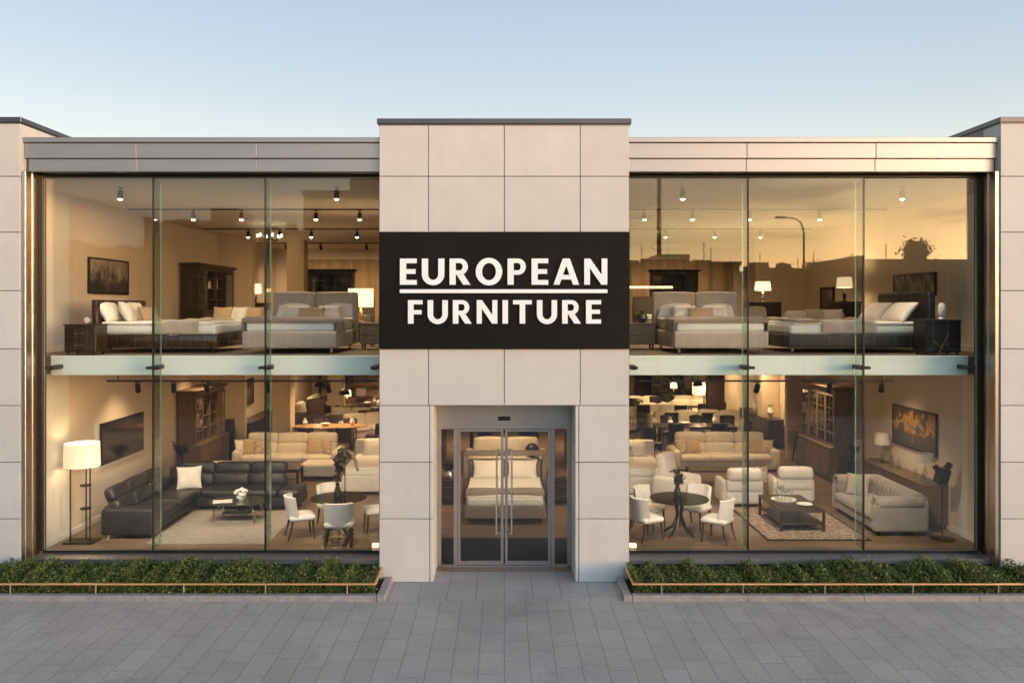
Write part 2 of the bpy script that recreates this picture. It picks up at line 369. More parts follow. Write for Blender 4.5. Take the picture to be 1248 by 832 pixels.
# ------------------------------------------------------------------ the showroom building
BLD = thing('showroom_building', 'wide two storey stone and glass furniture showroom with lit windows', 'building', (0, 0, 0))
ZJ = [0, 1.071, 2.029, 2.987, 3.946, 4.93, 5.918, 6.862]
G = .006
def panels(b, xs, zs, y0=0, y1=.045, mi=0):
    for i in range(len(xs) - 1):
        for j in range(len(zs) - 1):
            b.box(xs[i] + G, xs[i+1] - G, y0, y1, zs[j] + G, zs[j+1] - G, .004, 1, mi)
# central tower
b = B(); panels(b, [-2.118, -1.285, 0, 1.285, 2.118], [2.987, 3.946, 5.918, 6.862, 7.737])
for sg in (-1, 1):
    xs = sorted([sg*2.118, sg*1.262]); panels(b, xs, ZJ[:4]); xs = sorted([sg*1.262, sg*1.2])
    panels(b, xs, ZJ[:4], .003, .045)
    for j in range(3):   # reveals beside the door
        b.box(*sorted([sg*1.2, sg*1.245]), .048, .86, ZJ[j] + G, ZJ[j+1] - G, .003, 1)
        b.box(*sorted([sg*2.118, sg*2.075]), .048, .9, ZJ[j] + G, ZJ[j+1] - G, .003, 1)
    for j, (z0, z1) in enumerate(zip([2.987, 3.946, 5.918, 6.862], [3.946, 5.918, 6.862, 7.737])):
        b.box(*sorted([sg*2.118, sg*2.075]), .048, .9, z0 + G, z1 - G, .003, 1)
b.box(-1.24, 1.24, .046, .86, 2.99, 3.03)
b.done('entrance_tower', STONE, BLD)
b = B(); b.box(-2.07, 2.07, .03, .88, 3.035, 7.73)
for sg in (-1, 1): b.box(*sorted([sg*2.07, sg*1.25]), .03, .88, 0, 3.03)
b.done('tower_core', JOINT, BLD)
def coping(x0, x1, y0, y1, z0, z1):
    b = B(); b.box(x0, x1, y0, y1, z0, z1, .008); b.box(x0 + .02, x1 - .02, y0 + .02, y1 - .02, z0 - .02, z0 + .01); return b.done('coping', SLATE, BLD)
coping(-2.15, 2.15, -.035, 1.0, 7.745, 7.835)
# side blocks
for sg, xi in ((-1, 8.19), (1, 8.40)):
    b = B(); X = [sg*(xi + t) for t in (0, 1.3, 2.6, 3.9)]; X = sorted(X)
    panels(b, X, ZJ + [7.77])
    zz = ZJ + [7.77]
    for j in range(len(zz) - 1):
        b.box(*sorted([sg*xi, sg*(xi + .045)]), .048, .50, zz[j] + G, zz[j+1] - G, .003, 1)
    b.box(*sorted([sg*xi, sg*(xi + .045)]), .505, 24, 7.0, 7.76, .003, 1, 0 if sg < 0 else 1)
    b.done('side_wall', [STONE2, SLATE], BLD)
    b = B(); b.box(*sorted([sg*(xi + .03), sg*(xi + 3.88)]), .03, .5, 0, 7.76); b.box(*sorted([sg*(xi + .03), sg*(xi + 3.88)]), .5, 24, 6.96, 7.75); b.done('wall_core', JOINT, BLD)
    coping(*sorted([sg*(xi - .025), sg*(xi + 3.92)]), -.03, 24, 7.772, 7.862)
    # steel lined jamb and glazing frame
    b = B(); b.box(*sorted([sg*(xi - .002), sg*(xi - .07)]), .03, .47, .25, 6.958, .006)
    b.box(*sorted([sg*(xi - .05), sg*(xi - .085)]), .22, .30, .26, 6.955, .004)
    b.done('jamb_cladding', STEEL, BLD)
    b = B(); b.box(*sorted([sg*(xi - .072), sg*(xi - .15)]), .405, .53, .40, 6.955, .006)
    b.box(*sorted([sg*2.121, sg*2.18]), .40, .53, .40, 6.955, .006)
    b.box(*sorted([sg*2.181, sg*(xi - .152)]), .41, .52, 6.91, 6.955, .004)
    b.box(*sorted([sg*2.181, sg*(xi - .152)]), .42, .51, .385, .412, .004)
    b.done('window_frame', DARKF, BLD)
    # fascia in three steps
    ends = sorted([sg*2.121, sg*(xi - .004 if sg < 0 else xi + .03)])
    cuts = [ends[0], -6.27, -4.22, ends[1]] if sg < 0 else [ends[0], 4.14, 6.34, ends[1]]
    b = B()
    b.box(ends[0], ends[1], .06, .5, 7.452, 7.537, .006)
    for i in range(3):
        b.box(cuts[i] + .004, cuts[i+1] - .004, .10, .3, 7.19, 7.444, .004)
        e1 = cuts[i+1] - .004 - (.05 if i == 2 and sg > 0 else 0)
        b.box(cuts[i] + .004 + (.05 if i == 0 and sg < 0 else 0), e1, .14, .3, 6.965, 7.182, .004)
    b.done('fascia', FASC, BLD)
    b = B(); b.box(ends[0] + .02, ends[1] - .05, .2, .5, 6.97, 7.44); b.box(ends[0] + .06, ends[1] - .06, .145, .6, 6.957, 6.985); b.done('soffit', DARKF, BLD)
    # sill and plinth
    e = sorted([sg*2.121, sg*(xi - .004)])
    b = B(); n = [e[0], e[0] + (e[1]-e[0])*.36, e[0] + (e[1]-e[0])*.7, e[1]]
    for i in range(3):
        s0, s1 = n[i] + .002, n[i+1] - .002
        b._add([(s0,.18,.25),(s1,.18,.25),(s1,.55,.25),(s0,.55,.25),(s0,.18,.335),(s1,.18,.335),(s1,.55,.383),(s0,.55,.383)], [(3,2,1,0),(4,5,6,7),(0,1,5,4),(1,2,6,5),(2,3,7,6),(3,0,4,7)])
    b.done('window_sill', FASC, BLD)
    b = B(); b.box(e[0], e[1], .25, .55, 0, .248); b.done('plinth', SLATE, BLD)
    # glazing
    jt = [-8.04, -6.142, -4.178, -2.182] if sg < 0 else [2.182, 4.264, 6.286, 8.25]
    for i in range(3):
        b = B(); x0, x1 = jt[i] + (.008 if i else .001), jt[i+1] - (.008 if i < 2 else .001)
        b.box(x0, x1, .452, .472, .413, 6.909); b.bm.normal_update()
        for f in b.bm.faces:
            if abs(f.normal.y) < .5: f.material_index = 1
        tl = [(.10, -.14), (-.07, .11), (.12, .06), (-.10, .12), (.06, -.10), (-.12, -.05)][i + (3 if sg > 0 else 0)]
        bmesh.ops.rotate(b.bm, verts=b.bm.verts, cent=((x0+x1)/2, .462, 3.66), matrix=Matrix.Rotation(R(tl[0]), 3, 'X') @ Matrix.Rotation(R(tl[1]), 3, 'Z'))
        b.done('glass_pane', [GLASS, GEDGE], BLD, flat=True)
    for x in jt[1:3]:
        b = B(); b.box(x - .011, x + .011, .4505, .50, .413, 6.909); b.done('glazing_joint', BLACKM, BLD)
        b = B(); b.box(x - .009, x + .009, .505, .80, .413, 6.88)
        b.bm.normal_update()
        for f in b.bm.faces:
            if abs(f.normal.x) < .5: f.material_index = 1
        b.done('glass_fin', [FINGL, GEDGE], BLD, flat=True)
    for x in jt:
        xx = x if x in jt[1:3] else x + (.09 if x == jt[0] else -.09)
        w = .13 if x in jt[1:3] else .06
        b = B(); b.box(xx - w, xx + w, .478, .56, 3.565, 3.615, .012); b.box(xx - .045, xx + .045, .50, .845, 3.55, 3.63, .012)
        for dx in (-w * .72, w * .72): b.at((xx + dx, .45, 3.59), rx=-PI/2).cyl((0, 0, -.004), .026, .05, 14).at()
        b.done('patch_fitting', DARKF, BLD)
# inside shell
XL, XR, YB, YB2 = -8.84, 9.30, 24.0, 18.0
b = B(); b.box(XL - .1, XR + .1, .56, YB, -.02, .004); b.box(-1.245, 1.245, .853, .6, -.02, .003); b.done('shop_floor', FLOOR, BLD, flat=True)
b = B(); b.box(XL - .1, XR + .1, .9, YB, 3.46, F2); b.done('upper_floor', [CARPET], BLD, flat=True)
b = B(); b.box(XL - .1, XR + .1, .905, YB, 3.43, 3.457); b.done('lower_ceiling', CEIL, BLD, flat=True)
for sg in (-1, 1):
    b = B(); b.box(*sorted([sg*2.1, -8.13 if sg < 0 else 8.32]), .83, .899, 3.434, F2 + .012, .006); b.done('floor_edge', SLABE, BLD)
b = B(); b.box(XL - .1, XR + .1, .60, YB, 6.90, 6.95)
b.done('upper_ceiling', CEIL, BLD, flat=True)
b = B(); b.box(-12, 12.3, .32, YB + .2, 7.0, 7.3); b.done('roof', SLATE, BLD, flat=True)
for x0, x1, xs in ((XL - .16, XL, XL), (XR, XR + .16, XR)):
    b = B(); b.box(x0, x1, 2.82, YB, 0, 6.9); b.done('inner_wall', WALL, BLD, flat=True)
    b = B(); b.box(x0, x1, .53, 2.815, 0, 6.9); b.done('window_return', WALLP, BLD, flat=True)
    s = 1 if x0 < 0 else -1
    b = B()
    for z in (0.004, F2):
        b.box(*sorted([xs + s*.002, xs + s*.022]), .9, YB, z, z + .12, .004)
    b.done('skirting_board', BASEB, BLD)
b = B(); b.box(XL, XR, YB, YB + .2, 0, 6.9); b.box(XL, XR, YB2, YB2 + .12, F2, 6.9); b.done('back_wall', WALL, BLD, flat=True)
b = B(); b.box(-2.1, 2.1, .905, 1.0, 3.0, 6.9)
for sg in (-1, 1): b.box(*sorted([sg*2.1, sg*1.36]), .905, 1.0, 0, 3.0)
b.done('tower_lining', WALLP, BLD, flat=True)
for x0, x1, z0, z1 in ((XL, -8.0, 0, 3.43), (8.72, XR, 0, 3.43), (XL, -7.75, F2, 6.9), (7.75, XR, F2, 6.9)):
    b = B(); b.box(x0, x1, 11.5, 11.7, z0, z1); b.done('partition_wall', WALL, BLD, flat=True)
for x, y, z0, z1, m in ((-7.2, 13.0, 0, 3.43, WALL), (-6.6, 18.5, 0, 3.43, WALL), (-7.0, 14.0, F2, 6.9, WALL), (7.9, 17.0, 0, 3.43, BROWNF), (9.0, 14.2, 0, 3.43, WALL), (5.4, 22.5, 0, 3.43, BROWNF)):
    b = B(); b.box(x - .29, x + .29, y - .29, y + .29, z0, z1, .01); b.done('column', m, BLD)
# rear shade painted as a dark panel so the depth of the shop reads
b = B(); b.box(2.2, 8.6, YB - .06, YB - .02, .2, 3.3); b.done('rear_shade_panel', BROWNF, BLD)

# entrance door
b = B()
for x0, x1 in ((-1.198, -1.13), (1.13, 1.198)): b.box(x0, x1, .80, .90, .0, 2.47, .004)
b.box(-1.19, 1.19, .80, .90, .004, .03, .003)
for x0, x1 in ((-.905, -.84), (.84, .905)): b.box(x0, x1, .80, .885, .03, 2.47, .004)
b.done('door_frame', DOORF, BLD)
h = B().box(-1.198, 1.198, .79, .93, 2.472, 2.985, .006).done('door_header', DOORF, BLD)
B().box(-.11, .11, .755, .792, 2.63, 2.70, .01).done('door_sensor', BLACKM, h)
for sg in (-1, 1):
    d = B(); 
    a, c = sorted([sg*.012, sg*.836])
    d.box(a, c, .835, .875, .035, .10, .004); d.box(a, c, .835, .875, 2.42, 2.465, .004)
    d.box(a, a + .05, .835, .875, .101, 2.419, .004); d.box(c - .05, c, .835, .875, .101, 2.419, .004)
    d = d.done('sliding_door', DOORF, BLD)
    B().box(a + .051, c - .051, .85, .862, .101, 2.419).done('door_glass', GLASS, d, flat=True)
    hb = B(); hx = sg*.135
    hb.tube([(hx, .77, .60), (hx, .77, 2.12)], .017, 10)
    for z in (.62, 2.10): hb.tube([(hx, .77, z), (hx + sg*-.0, .838, z)], .012, 8); hb.tube([(hx, .77, z), (sg*.045, .80, z)], .012, 8)
    hb.done('handle', CHROME, d)
    a, c = sorted([sg*.907, sg*1.128])
    B().box(a, c, .845, .857, .032, 2.468).done('side_light', GLASS, BLD, flat=True)

# ------------------------------------------------------------------ the sign
SIGN = thing('shop_sign', 'large black sign board with white EUROPEAN FURNITURE lettering above the entrance', 'sign', (0, -.002, 3.946))
B().box(-2.112, 2.118, -.05, 0, 0, 1.972, .006).done('sign_board', SIGNB, SIGN)
def arc(cx, cz, rx, rz, a0, a1, n): return [(cx + rx*math.cos(R(a0 + (a1-a0)*i/n)), cz + rz*math.sin(R(a0 + (a1-a0)*i/n))) for i in range(n+1)]
def strip(outer, inner): return [[outer[i], outer[i+1], inner[i+1], inner[i]] for i in range(len(outer) - 1)]
T = .235
def glyph(ch):
    """(width, list of outlines) in units of the cap height"""
    if ch == 'E': w = .64; return w, [[(0,0),(w,0),(w,.18),(T,.18),(T,.415),(w*.93,.415),(w*.93,.595),(T,.595),(T,.82),(w,.82),(w,1),(0,1)]]
    if ch == 'F': w = .62; return w, [[(0,0),(T,0),(T,.395),(w*.93,.395),(w*.93,.575),(T,.575),(T,.82),(w,.82),(w,1),(0,1)]]
    if ch == 'I': return T, [[(0,0),(T,0),(T,1),(0,1)]]
    if ch == 'T': w = .80; return w, [[(w/2-T/2,0),(w/2+T/2,0),(w/2+T/2,.82),(w,.82),(w,1),(0,1),(0,.82),(w/2-T/2,.82)]]
    if ch == 'N': w = .88; return w, [[(0,0),(.215,0),(.215,.64),(w-.225,0),(w,0),(w,1),(w-.215,1),(w-.215,.37),(.225,1),(0,1)]]
    if ch == 'A': w = .98; return w, [[(0,0),(.23,0),(.305,.20),(w-.305,.20),(w-.23,0),(w,0),(w/2+.135,1),(w/2-.135,1)]], [[(.37,.375),(w/2,.73),(w-.37,.375)]]
    if ch == 'U':
        w = .86; o = [(0,1)] + arc(w/2, .40, w/2, .42, 180, 360, 20) + [(w,1)]; i = [(T,1)] + arc(w/2, .40, w/2 - T, .215, 180, 360, 20) + [(w-T,1)]
        return w, strip(o, i)
    if ch == 'O':
        w = 1.02; return w, strip(arc(w/2, .5, w/2, .525, 0, 360, 40), arc(w/2, .5, w/2 - .245, .33, 0, 360, 40))
    if ch in 'PR':
        w = .72 if ch == 'P' else .80; rr = .30; cx = .40
        o = [(T, 1)] + arc(cx, .69, rr, .31, 90, -90, 16) + [(T, .38)]; i = [(T, .83)] + arc(cx, .69, rr - .20, .14, 90, -90, 16) + [(T, .55)]
        L_ = [[(0,0),(T,0),(T,1),(0,1)]] + strip(o, i)
        if ch == 'R': L_.append([(.27,.385),(.52,0),(.80,0),(.53,.41)])
        return w, L_
def word(txt, x0, x1, z0, hgt):
    gl = [glyph(c) for c in txt]; tot = sum(g[0] for g in gl) * hgt; gap = (x1 - x0 - tot) / (len(txt) - 1); x = x0
    for c, g in zip(txt, gl):
        b = B()
        if len(g) > 2:      # a letter with a counter: outline cut into convex pieces
            w = g[0]; P = [[(0,0),(.23,0),(w/2,.73),(w/2,1),(w/2-.135,1)], [(w-.23,0),(w,0),(w/2+.135,1),(w/2,1),(w/2,.73)], [(.305,.20),(w-.305,.20),(w-.37,.375),(.37,.375)]]
        else: P = g[1]
        for p in P: b.prism([(x + px*hgt, z0 + pz*hgt) for px, pz in p], -.085, -.052)
        b.done('letter', SIGNW, SIGN, flat=True); x += g[0]*hgt + gap
zs = lambda y: 4.64 + (375 - y)/72.2 - 3.946
word('EUROPEAN', -1.755, 1.735, zs(347), .44)
word('FURNITURE', -1.62, 1.63, zs(394.2), .395)
B().box(-1.758, 1.736, -.085, -.052, zs(357.2), zs(352.6), .003).done('underline', SIGNW, SIGN)

# ------------------------------------------------------------------ planters, hedges and rails
def hedge(x0, x1, side, seed):
    rnd = random.Random(seed)
    root = thing('hedge', f'low leafy evergreen hedge in the planting bed {side} of the entrance', 'hedge', ((x0+x1)/2, -.33, .03))
    cx = (x0+x1)/2
    bumps = []; x = x0
    while x < x1 + .3:
        bumps.append((x, rnd.uniform(.22, .40), rnd.uniform(.13, .24))); x += rnd.uniform(.22, .40)
    def top(x, y):
        h = .19
        for bx, bh, bw in bumps:
            d = abs(x - bx)
            if d < bw*2.2: h = max(h, bh * math.exp(-(d/bw)**2 * .7))
        e = min(y + .84, .19 - y) ; return h * min(1, .62 + 2.0*max(0, e)) 
    b = B(); twigs = B()
    n = int((x1 - x0) * 4700)
    V = []; Fc = []; MI = []
    for _ in range(n):
        x = rnd.uniform(x0, x1); y = rnd.uniform(-.79, .16); t = top(x, y)
        f = rnd.random() ** .38
        z = .04 + (t + .02) * f
        if rnd.random() < .33: y = -.79 + rnd.random()**2 * .12 + rnd.uniform(-.03, .01); z = rnd.uniform(.04, .95*top(x, y) + .05)
        if rnd.random() < .04: z += rnd.uniform(0, .07)
        s = rnd.uniform(.014, .030); a = rnd.uniform(0, 2*PI); el = rnd.uniform(-.2, 1.2); ro = rnd.uniform(-1, 1)
        d = Vector((math.cos(a)*math.cos(el), math.sin(a)*math.cos(el), math.sin(el)))
        sd = d.cross(Vector((0,0,1))).normalized(); up = sd.cross(d); sd = (sd*math.cos(ro) + up*math.sin(ro)) * s * .55; nn = d.cross(sd).normalized() * s * .16
        p = Vector((x - cx, y + .33, z - .03)); o = len(V)
        V += [tuple(p), tuple(p + d*s*.9 + sd - nn), tuple(p + d*s*2), tuple(p + d*s*.9 - sd - nn)]
        Fc += [(o, o+1, o+2), (o, o+2, o+3)]
        q = rnd.random(); amber = .05 if z < .26 else .015  # extra amber leaves below the rail: warm light there put into leaf colour
        k = 3 if q < amber else (0 if q < .42 else 1 if q < .84 else 2)
        MI += [k, k]
    me = bpy.data.meshes.new('foliage'); me.from_pydata(V, [], Fc)
    for m in LEAF: me.materials.append(m)
    me.polygons.foreach_set('material_index', MI)
    fo = bpy.data.objects.new('foliage', me); COL.objects.link(fo); fo.parent = root
    for bx, bh, bw in bumps:
        for _ in range(7):
            y = rnd.uniform(-.68, .05); bx2 = max(x0 + .15, min(x1 - .15, bx + rnd.uniform(-.12, .12)))
            pts = [(bx2 - cx, y + .33, 0), (bx2 - cx + rnd.uniform(-.05, .05), y + .33 + rnd.uniform(-.04, .04), bh*.45), (bx2 - cx + rnd.uniform(-.1, .1), y + .33 + rnd.uniform(-.08, .08), bh*.85)]
            twigs.tube(pts, .008, 5, r2=.003)
    # the dense heart of the shrubs
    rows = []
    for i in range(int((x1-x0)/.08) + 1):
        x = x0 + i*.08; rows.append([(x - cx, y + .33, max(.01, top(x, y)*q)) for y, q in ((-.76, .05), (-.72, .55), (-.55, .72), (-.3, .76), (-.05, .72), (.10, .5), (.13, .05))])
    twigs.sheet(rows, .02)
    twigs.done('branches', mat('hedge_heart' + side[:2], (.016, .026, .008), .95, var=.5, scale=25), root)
hedge(-11.5, -2.07, 'left', 3); hedge(2.07, 11.8, 'right', 11)
for sg in (-1, 1):
    sd = 'left' if sg < 0 else 'right'
    e = sorted([sg*2.02, sg*12]); o = B().box(e[0], e[1], -.80, .25, -.02, .05).done('soil_bed', SOIL); tag(o, kind='structure')
    k = thing('planter_kerb', f'low grey granite kerb edging the hedge bed {sd} of the entrance', 'kerb', (sg*7, -.86, 0))
    x = 2.025
    b = B(); i = 0; rnd = random.Random(5 + sg)
    while x < 12:
        l = 1.83; a, c = sorted([sg*x + (.003 if sg > 0 else -.003), sg*min(12, x + l)])
        b.box(a - sg*7, c - sg*7, -.07 + rnd.uniform(0, .003), .06, -.02, .095 + rnd.uniform(-.003, .003), .008); x += l
    b.done('front_stone', KERB, k)
    a, c = sorted([sg*1.89, sg*2.02]); B().box(a - sg*7, c - sg*7, -.07, .855, -.02, .097, .008).done('return_stone', KERB, k)
    r = thing('hand_rail', f'low copper rail in front of the hedge {sd} of the entrance', 'rail', (sg*7, -.84, .097))
    B().box(sg*2.08 - sg*7, sg*12 - sg*7, -.024, .024, .140, .163, .006).done('rail_bar', COPPER, r)
    B().box(*sorted([sg*2.079 - sg*7, sg*2.035 - sg*7]), -.024, .835, .140, .163, .006).done('rail_return', COPPER, r)
    for px in (2.5, 3.8, 5.1, 6.5, 7.86, 9.3):
        B().cyl((sg*px - sg*7, 0, -.002), .013, .14, 10).done('rail_post', DOORF, r)

# ------------------------------------------------------------------ the far side of the street, seen mirrored in the glass
def street_building(x0, x1, h, m, label, y=-60, dep=14, top=None, nx=4, nz=3):
    r = thing('street_building', label, 'building', ((x0+x1)/2, y, .06), group='buildings across the street seen in the glass')
    w = x1 - x0
    B().box(-w/2, w/2, -dep, 0, 0, h, .02).done('wall', m, r)
    rf = B(); rf.box(-w/2 - .15, w/2 + .15, -dep - .15, .15, h + .002, h + .35, .03)
    rr = random.Random(int(x0*7))
    for _ in range(5):
        cx = rr.uniform(-w/2 + 1, w/2 - 1); cw = rr.uniform(.2, .9); cy = rr.uniform(-9, -1.5); rf.box(cx - cw, cx + cw, cy - .5, cy + .5, h + .34, h + .35 + rr.uniform(.25, .9), .02)
    for _ in range(3):
        cx = rr.uniform(-w/2 + 1, w/2 - 1); cy = rr.uniform(-6, -1); rf.box(cx - .03, cx + .03, cy - .03, cy + .03, h + .34, h + rr.uniform(1.2, 2.4))
    if top: rf.box(top[0], top[1], -7, -2, h + .35, h + .35 + top[2], .03)
    rf.done('roof', SLATE, r)
    for i in range(nx):
        for j in range(nz):
            cx = -w/2 + w*(i + .5)/nx; cz = h*(j + .55)/nz; ww, wh = w/nx*.28, h/nz*.3
            f = B().box(cx - ww - .08, cx + ww + .08, -.02, .06, cz - wh - .08, cz + wh + .08, .02).done('window', WALLP, r)
            B().box(cx - ww, cx + ww, .055, .075, cz - wh, cz + wh).done('pane', WINDK, f)
street_building(-44, -33.2, 9.5, BRICK1, 'brown brick block mirrored in the leftmost upper pane')
street_building(-33, -24.2, 12.2, BRICK2, 'plain rendered block with a roof box mirrored behind the tall bookcase', top=(1.5, 4, 1.4))
street_building(-24, -18.3, 11.0, BRICK1, 'narrow brick block mirrored beside the second glass joint')
street_building(-18, -8.5, 14.6, BRICK2, 'tallest rendered block with a stepped roof mirrored above the grey bed', top=(-1, 3.8, 2.2), nz=4)
street_building(-8, 10.2, 9, BRICK1, 'long brick terrace facing the entrance across the street', nx=7)
street_building(10.5, 21.6, 8.6, BRICK2, 'low block with plant on its roof mirrored beside the sign', top=(-1.5, 1.5, .8))
street_building(22, 32.4, 7.7, BRICK1, 'low brick hall mirrored under the street lamp', nz=2)
street_building(32.7, 46, 8.9, BRICK2, 'low rendered block mirrored over the dark bed', nz=2)
street_building(47, 62, 6.5, BRICK1, 'far low brick block at the end of the street', nz=2)
def street_tree(x, y, h, cr, label, leaves=1500, bare=False):
    rnd = random.Random(int(x*10)); t = thing('street_tree', label, 'tree', (x, y, .05), group='street trees seen in the glass')
    b = B(); b.tube([(0,0,0), (.1,0,h*.4), (0,.1,h*.75)], .16, 8, r2=.07)
    tips = []
    for i in range(14):
        a = rnd.uniform(0, 2*PI); z = h*rnd.uniform(.45, .75); e = (cr*.8*math.cos(a), cr*.8*math.sin(a), min(h, z + rnd.uniform(.4, 1)*cr))
        b.tube([(0,.05,z), (e[0]*.5, e[1]*.5, (z+e[2])/2 + .1), e], .05, 5, r2=.012); tips.append(Vector(e))
        for _ in range(4): b.tube([(e[0]*.6, e[1]*.6, z*.4 + e[2]*.6), (e[0] + rnd.uniform(-.5,.5)*cr, e[1] + rnd.uniform(-.5,.5)*cr, e[2] + rnd.uniform(-.1,.5)*cr)], .02, 4, r2=.006)
    b.done('trunk', TWIG, t)
    V = []; Fc = []
    for _ in range(leaves):
        p = (rnd.choice(tips) if rnd.random() < (1 if leaves < 800 else .12) else Vector((0, 0, h - cr*.9))) + Vector((rnd.gauss(0, .34)*cr, rnd.gauss(0, .34)*cr, rnd.gauss(0, .32)*cr)); s = rnd.uniform(.09, .17); o = len(V)
        d = Vector((rnd.gauss(0,1), rnd.gauss(0,1), rnd.gauss(0,1))).normalized(); q = d.orthogonal().normalized()
        V += [tuple(p), tuple(p + d*s + q*s*.5), tuple(p + d*s*2), tuple(p + d*s - q*s*.5)]; Fc.append((o, o+1, o+2, o+3))
    me = bpy.data.meshes.new('crown'); me.from_pydata(V, [], Fc); me.materials.append(LEAF[0])
    c = bpy.data.objects.new('crown', me); COL.objects.link(c); c.parent = t
street_tree(-17.5, -50, 13.2, 1.6, 'thin leafed young tree mirrored at the second glass joint', 420)
street_tree(36.2, -58, 11.0, 1.3, 'round crowned tree rising over the low roof mirrored at right', 2600)
street_tree(30.5, -58, 9.0, 1.1, 'small tree just topping the brick hall in the mirror', 2200)
street_tree(42.6, -58, 10.5, 1.2, 'small bushy tree mirrored at the edge of the last pane', 2200)
street_tree(27.0, -58, 8.5, .9, 'low round tree top mirrored below the street lamp', 1800)
sl = thing('street_lamp', 'tall single arm street lamp seen mirrored in the upper right glass', 'street lamp', (18.3, -36, 0))
B().tube([(0,0,0), (0,0,9.2), (-.15,0,9.75), (-.5,0,10.0), (-1.1,0,10.1)], .062, 12, r2=.032).done('pole', BLACKM, sl)
B().box(-1.75, -1.05, -.13, .13, 10.04, 10.16, .04).done('lamp_head', SLATE, sl)
up = thing('utility_pole', 'thick dark timber utility pole seen mirrored beside the sign', 'pole', (9.7, -36, 0))
B().tube([(0,0,0), (0,0,14)], .17, 10, r2=.12).done('post', TWIG, up)
B().box(-.9, .9, -.06, .06, 13.0, 13.15, .01).done('cross_arm', TWIG, up)
# ------------------------------------------------------------------ furniture makers
def put_pillow(label, m, loc, w=.5, h=.5, t=.16, rz=0, lean=.3, ry=0, group='loose cushions', name='cushion', cat='cushion'):
    """a cushion standing on its lower edge at LOC, leaning back"""
    b = B(); b.at((0, 0, 0), 0, -lean, ry); b.mx = b.mx @ Matrix.Translation((0, 0, h*.47)); b.pillow(w, h, t)
    o = b.done(name, m, angle=80); o.location = loc; o.rotation_euler = (0, 0, rz); return tag(o, label, cat, group)

def sofa(label, loc, rz, m, w=2.75, d=1.0, n=3, feet=DKWOOD, group=None, arm=.24, hh=1.0, head=True, name='sofa', cat='sofa', flare=.0):
    r = thing(name, label, cat, loc, rz, group); iw = w/2 - arm
    B().soft(-w/2 + .03, w/2 - .03, -d/2 + .05, d/2, .07, .29, .03, .004).done('base', m, r, angle=80)
    for i in range(n):
        a = -iw + 2*iw*i/n; c = a + 2*iw/n
        B().soft(a + .004, c - .004, -d/2, d*.22, .285, .47, .06, .02).done('seat_cushion', m, r, angle=80)
        top = hh if not head else hh*.70
        b = B().at((0, d*.24, .40), 0, -.16); b.soft(a + .006, c - .006, -.13, .11, 0, (top - .40), .07, .03).done('back_cushion', m, r, angle=80)
        if head:
            b = B().at((0, d*.32, top - .015), 0, -.10); b.soft(a + .006, c - .006, -.11, .09, 0, hh - top, .07, .02).done('headrest', m, r, angle=80)
    B().soft(-iw, iw, d*.34, d/2 - .01, .25, hh*.72, .05, .01).done('back_frame', m, r, angle=80)
    for s in (-1, 1):
        b = B(); b.soft(*sorted([s*(w/2 - arm), s*w/2]), -d/2 + .02, d/2 - .03, .07, .62, .09, .02)
        b.done('armrest', m, r, angle=80)
        for y in (-d/2 + .12, d/2 - .12): B().cyl((s*(w/2 - .12), y, 0), .022, .075, 10).done('foot', feet, r)
    return r

def bed(label, loc, rz, m, w=1.8, l=2.1, base=(.13, .36), mz=.62, hh=1.1, hm=None, legm=CHROME, split=True, group='display beds', mm=MATTR, wood=False, cover=LINEN, frame=False):
    r = thing('bed', label, 'bed', loc, rz, group)
    b = B()
    if wood: b.box(-w/2, w/2, -l/2, l/2 - .1, *base, .015)
    else: b.soft(-w/2, w/2, -l/2, l/2 - .1, *base, .035, .004)
    b.done('bed_base', m, r, angle=60)
    for x in (-1, 1):
        for y in (-l/2 + .12, l/2 - .3): B().cyl((x*(w/2 - .12), y, 0), .022, base[0] + .01, 10, .03).done('leg', legm, r)
    B().soft(-w/2 + .05, w/2 - .05, -l/2 + .06, l/2 - .14, base[1] - .01, mz - .05, .06, .012).done('mattress', mm, r, angle=80)
    B().soft(-w/2 + .04, w/2 - .04, -l/2 + .12, l/2 - .16, mz - .07, mz, .035, .012).done('bedding', cover, r, angle=80)
    hm = hm or m; b = B()
    k = 2 if split else 1
    for i in range(k):
        a = -w/2 - .02 + (w + .04)*i/k; c = a + (w + .04)/k
        if wood: b.box(a + .003, c - .003, l/2 - .12, l/2, .1, hh, .015)
        else: b.soft(a + .002, c - .002, l/2 - .14, l/2 + .02, .1, hh, .05, .012)
    hb = b.done('headboard', hm, r, angle=70)
    if frame:
        f = B()
        for s in (-1, 1): f.box(*sorted([s*(w/2 + .02), s*(w/2 + .13)]), l/2 - .22, l/2 + .06, 0, hh + .1, .02)
        f.box(-w/2 - .13, w/2 + .13, l/2 - .22, l/2 + .06, hh + .101, hh + .2, .02); f.done('headboard_surround', m, r)
    return r
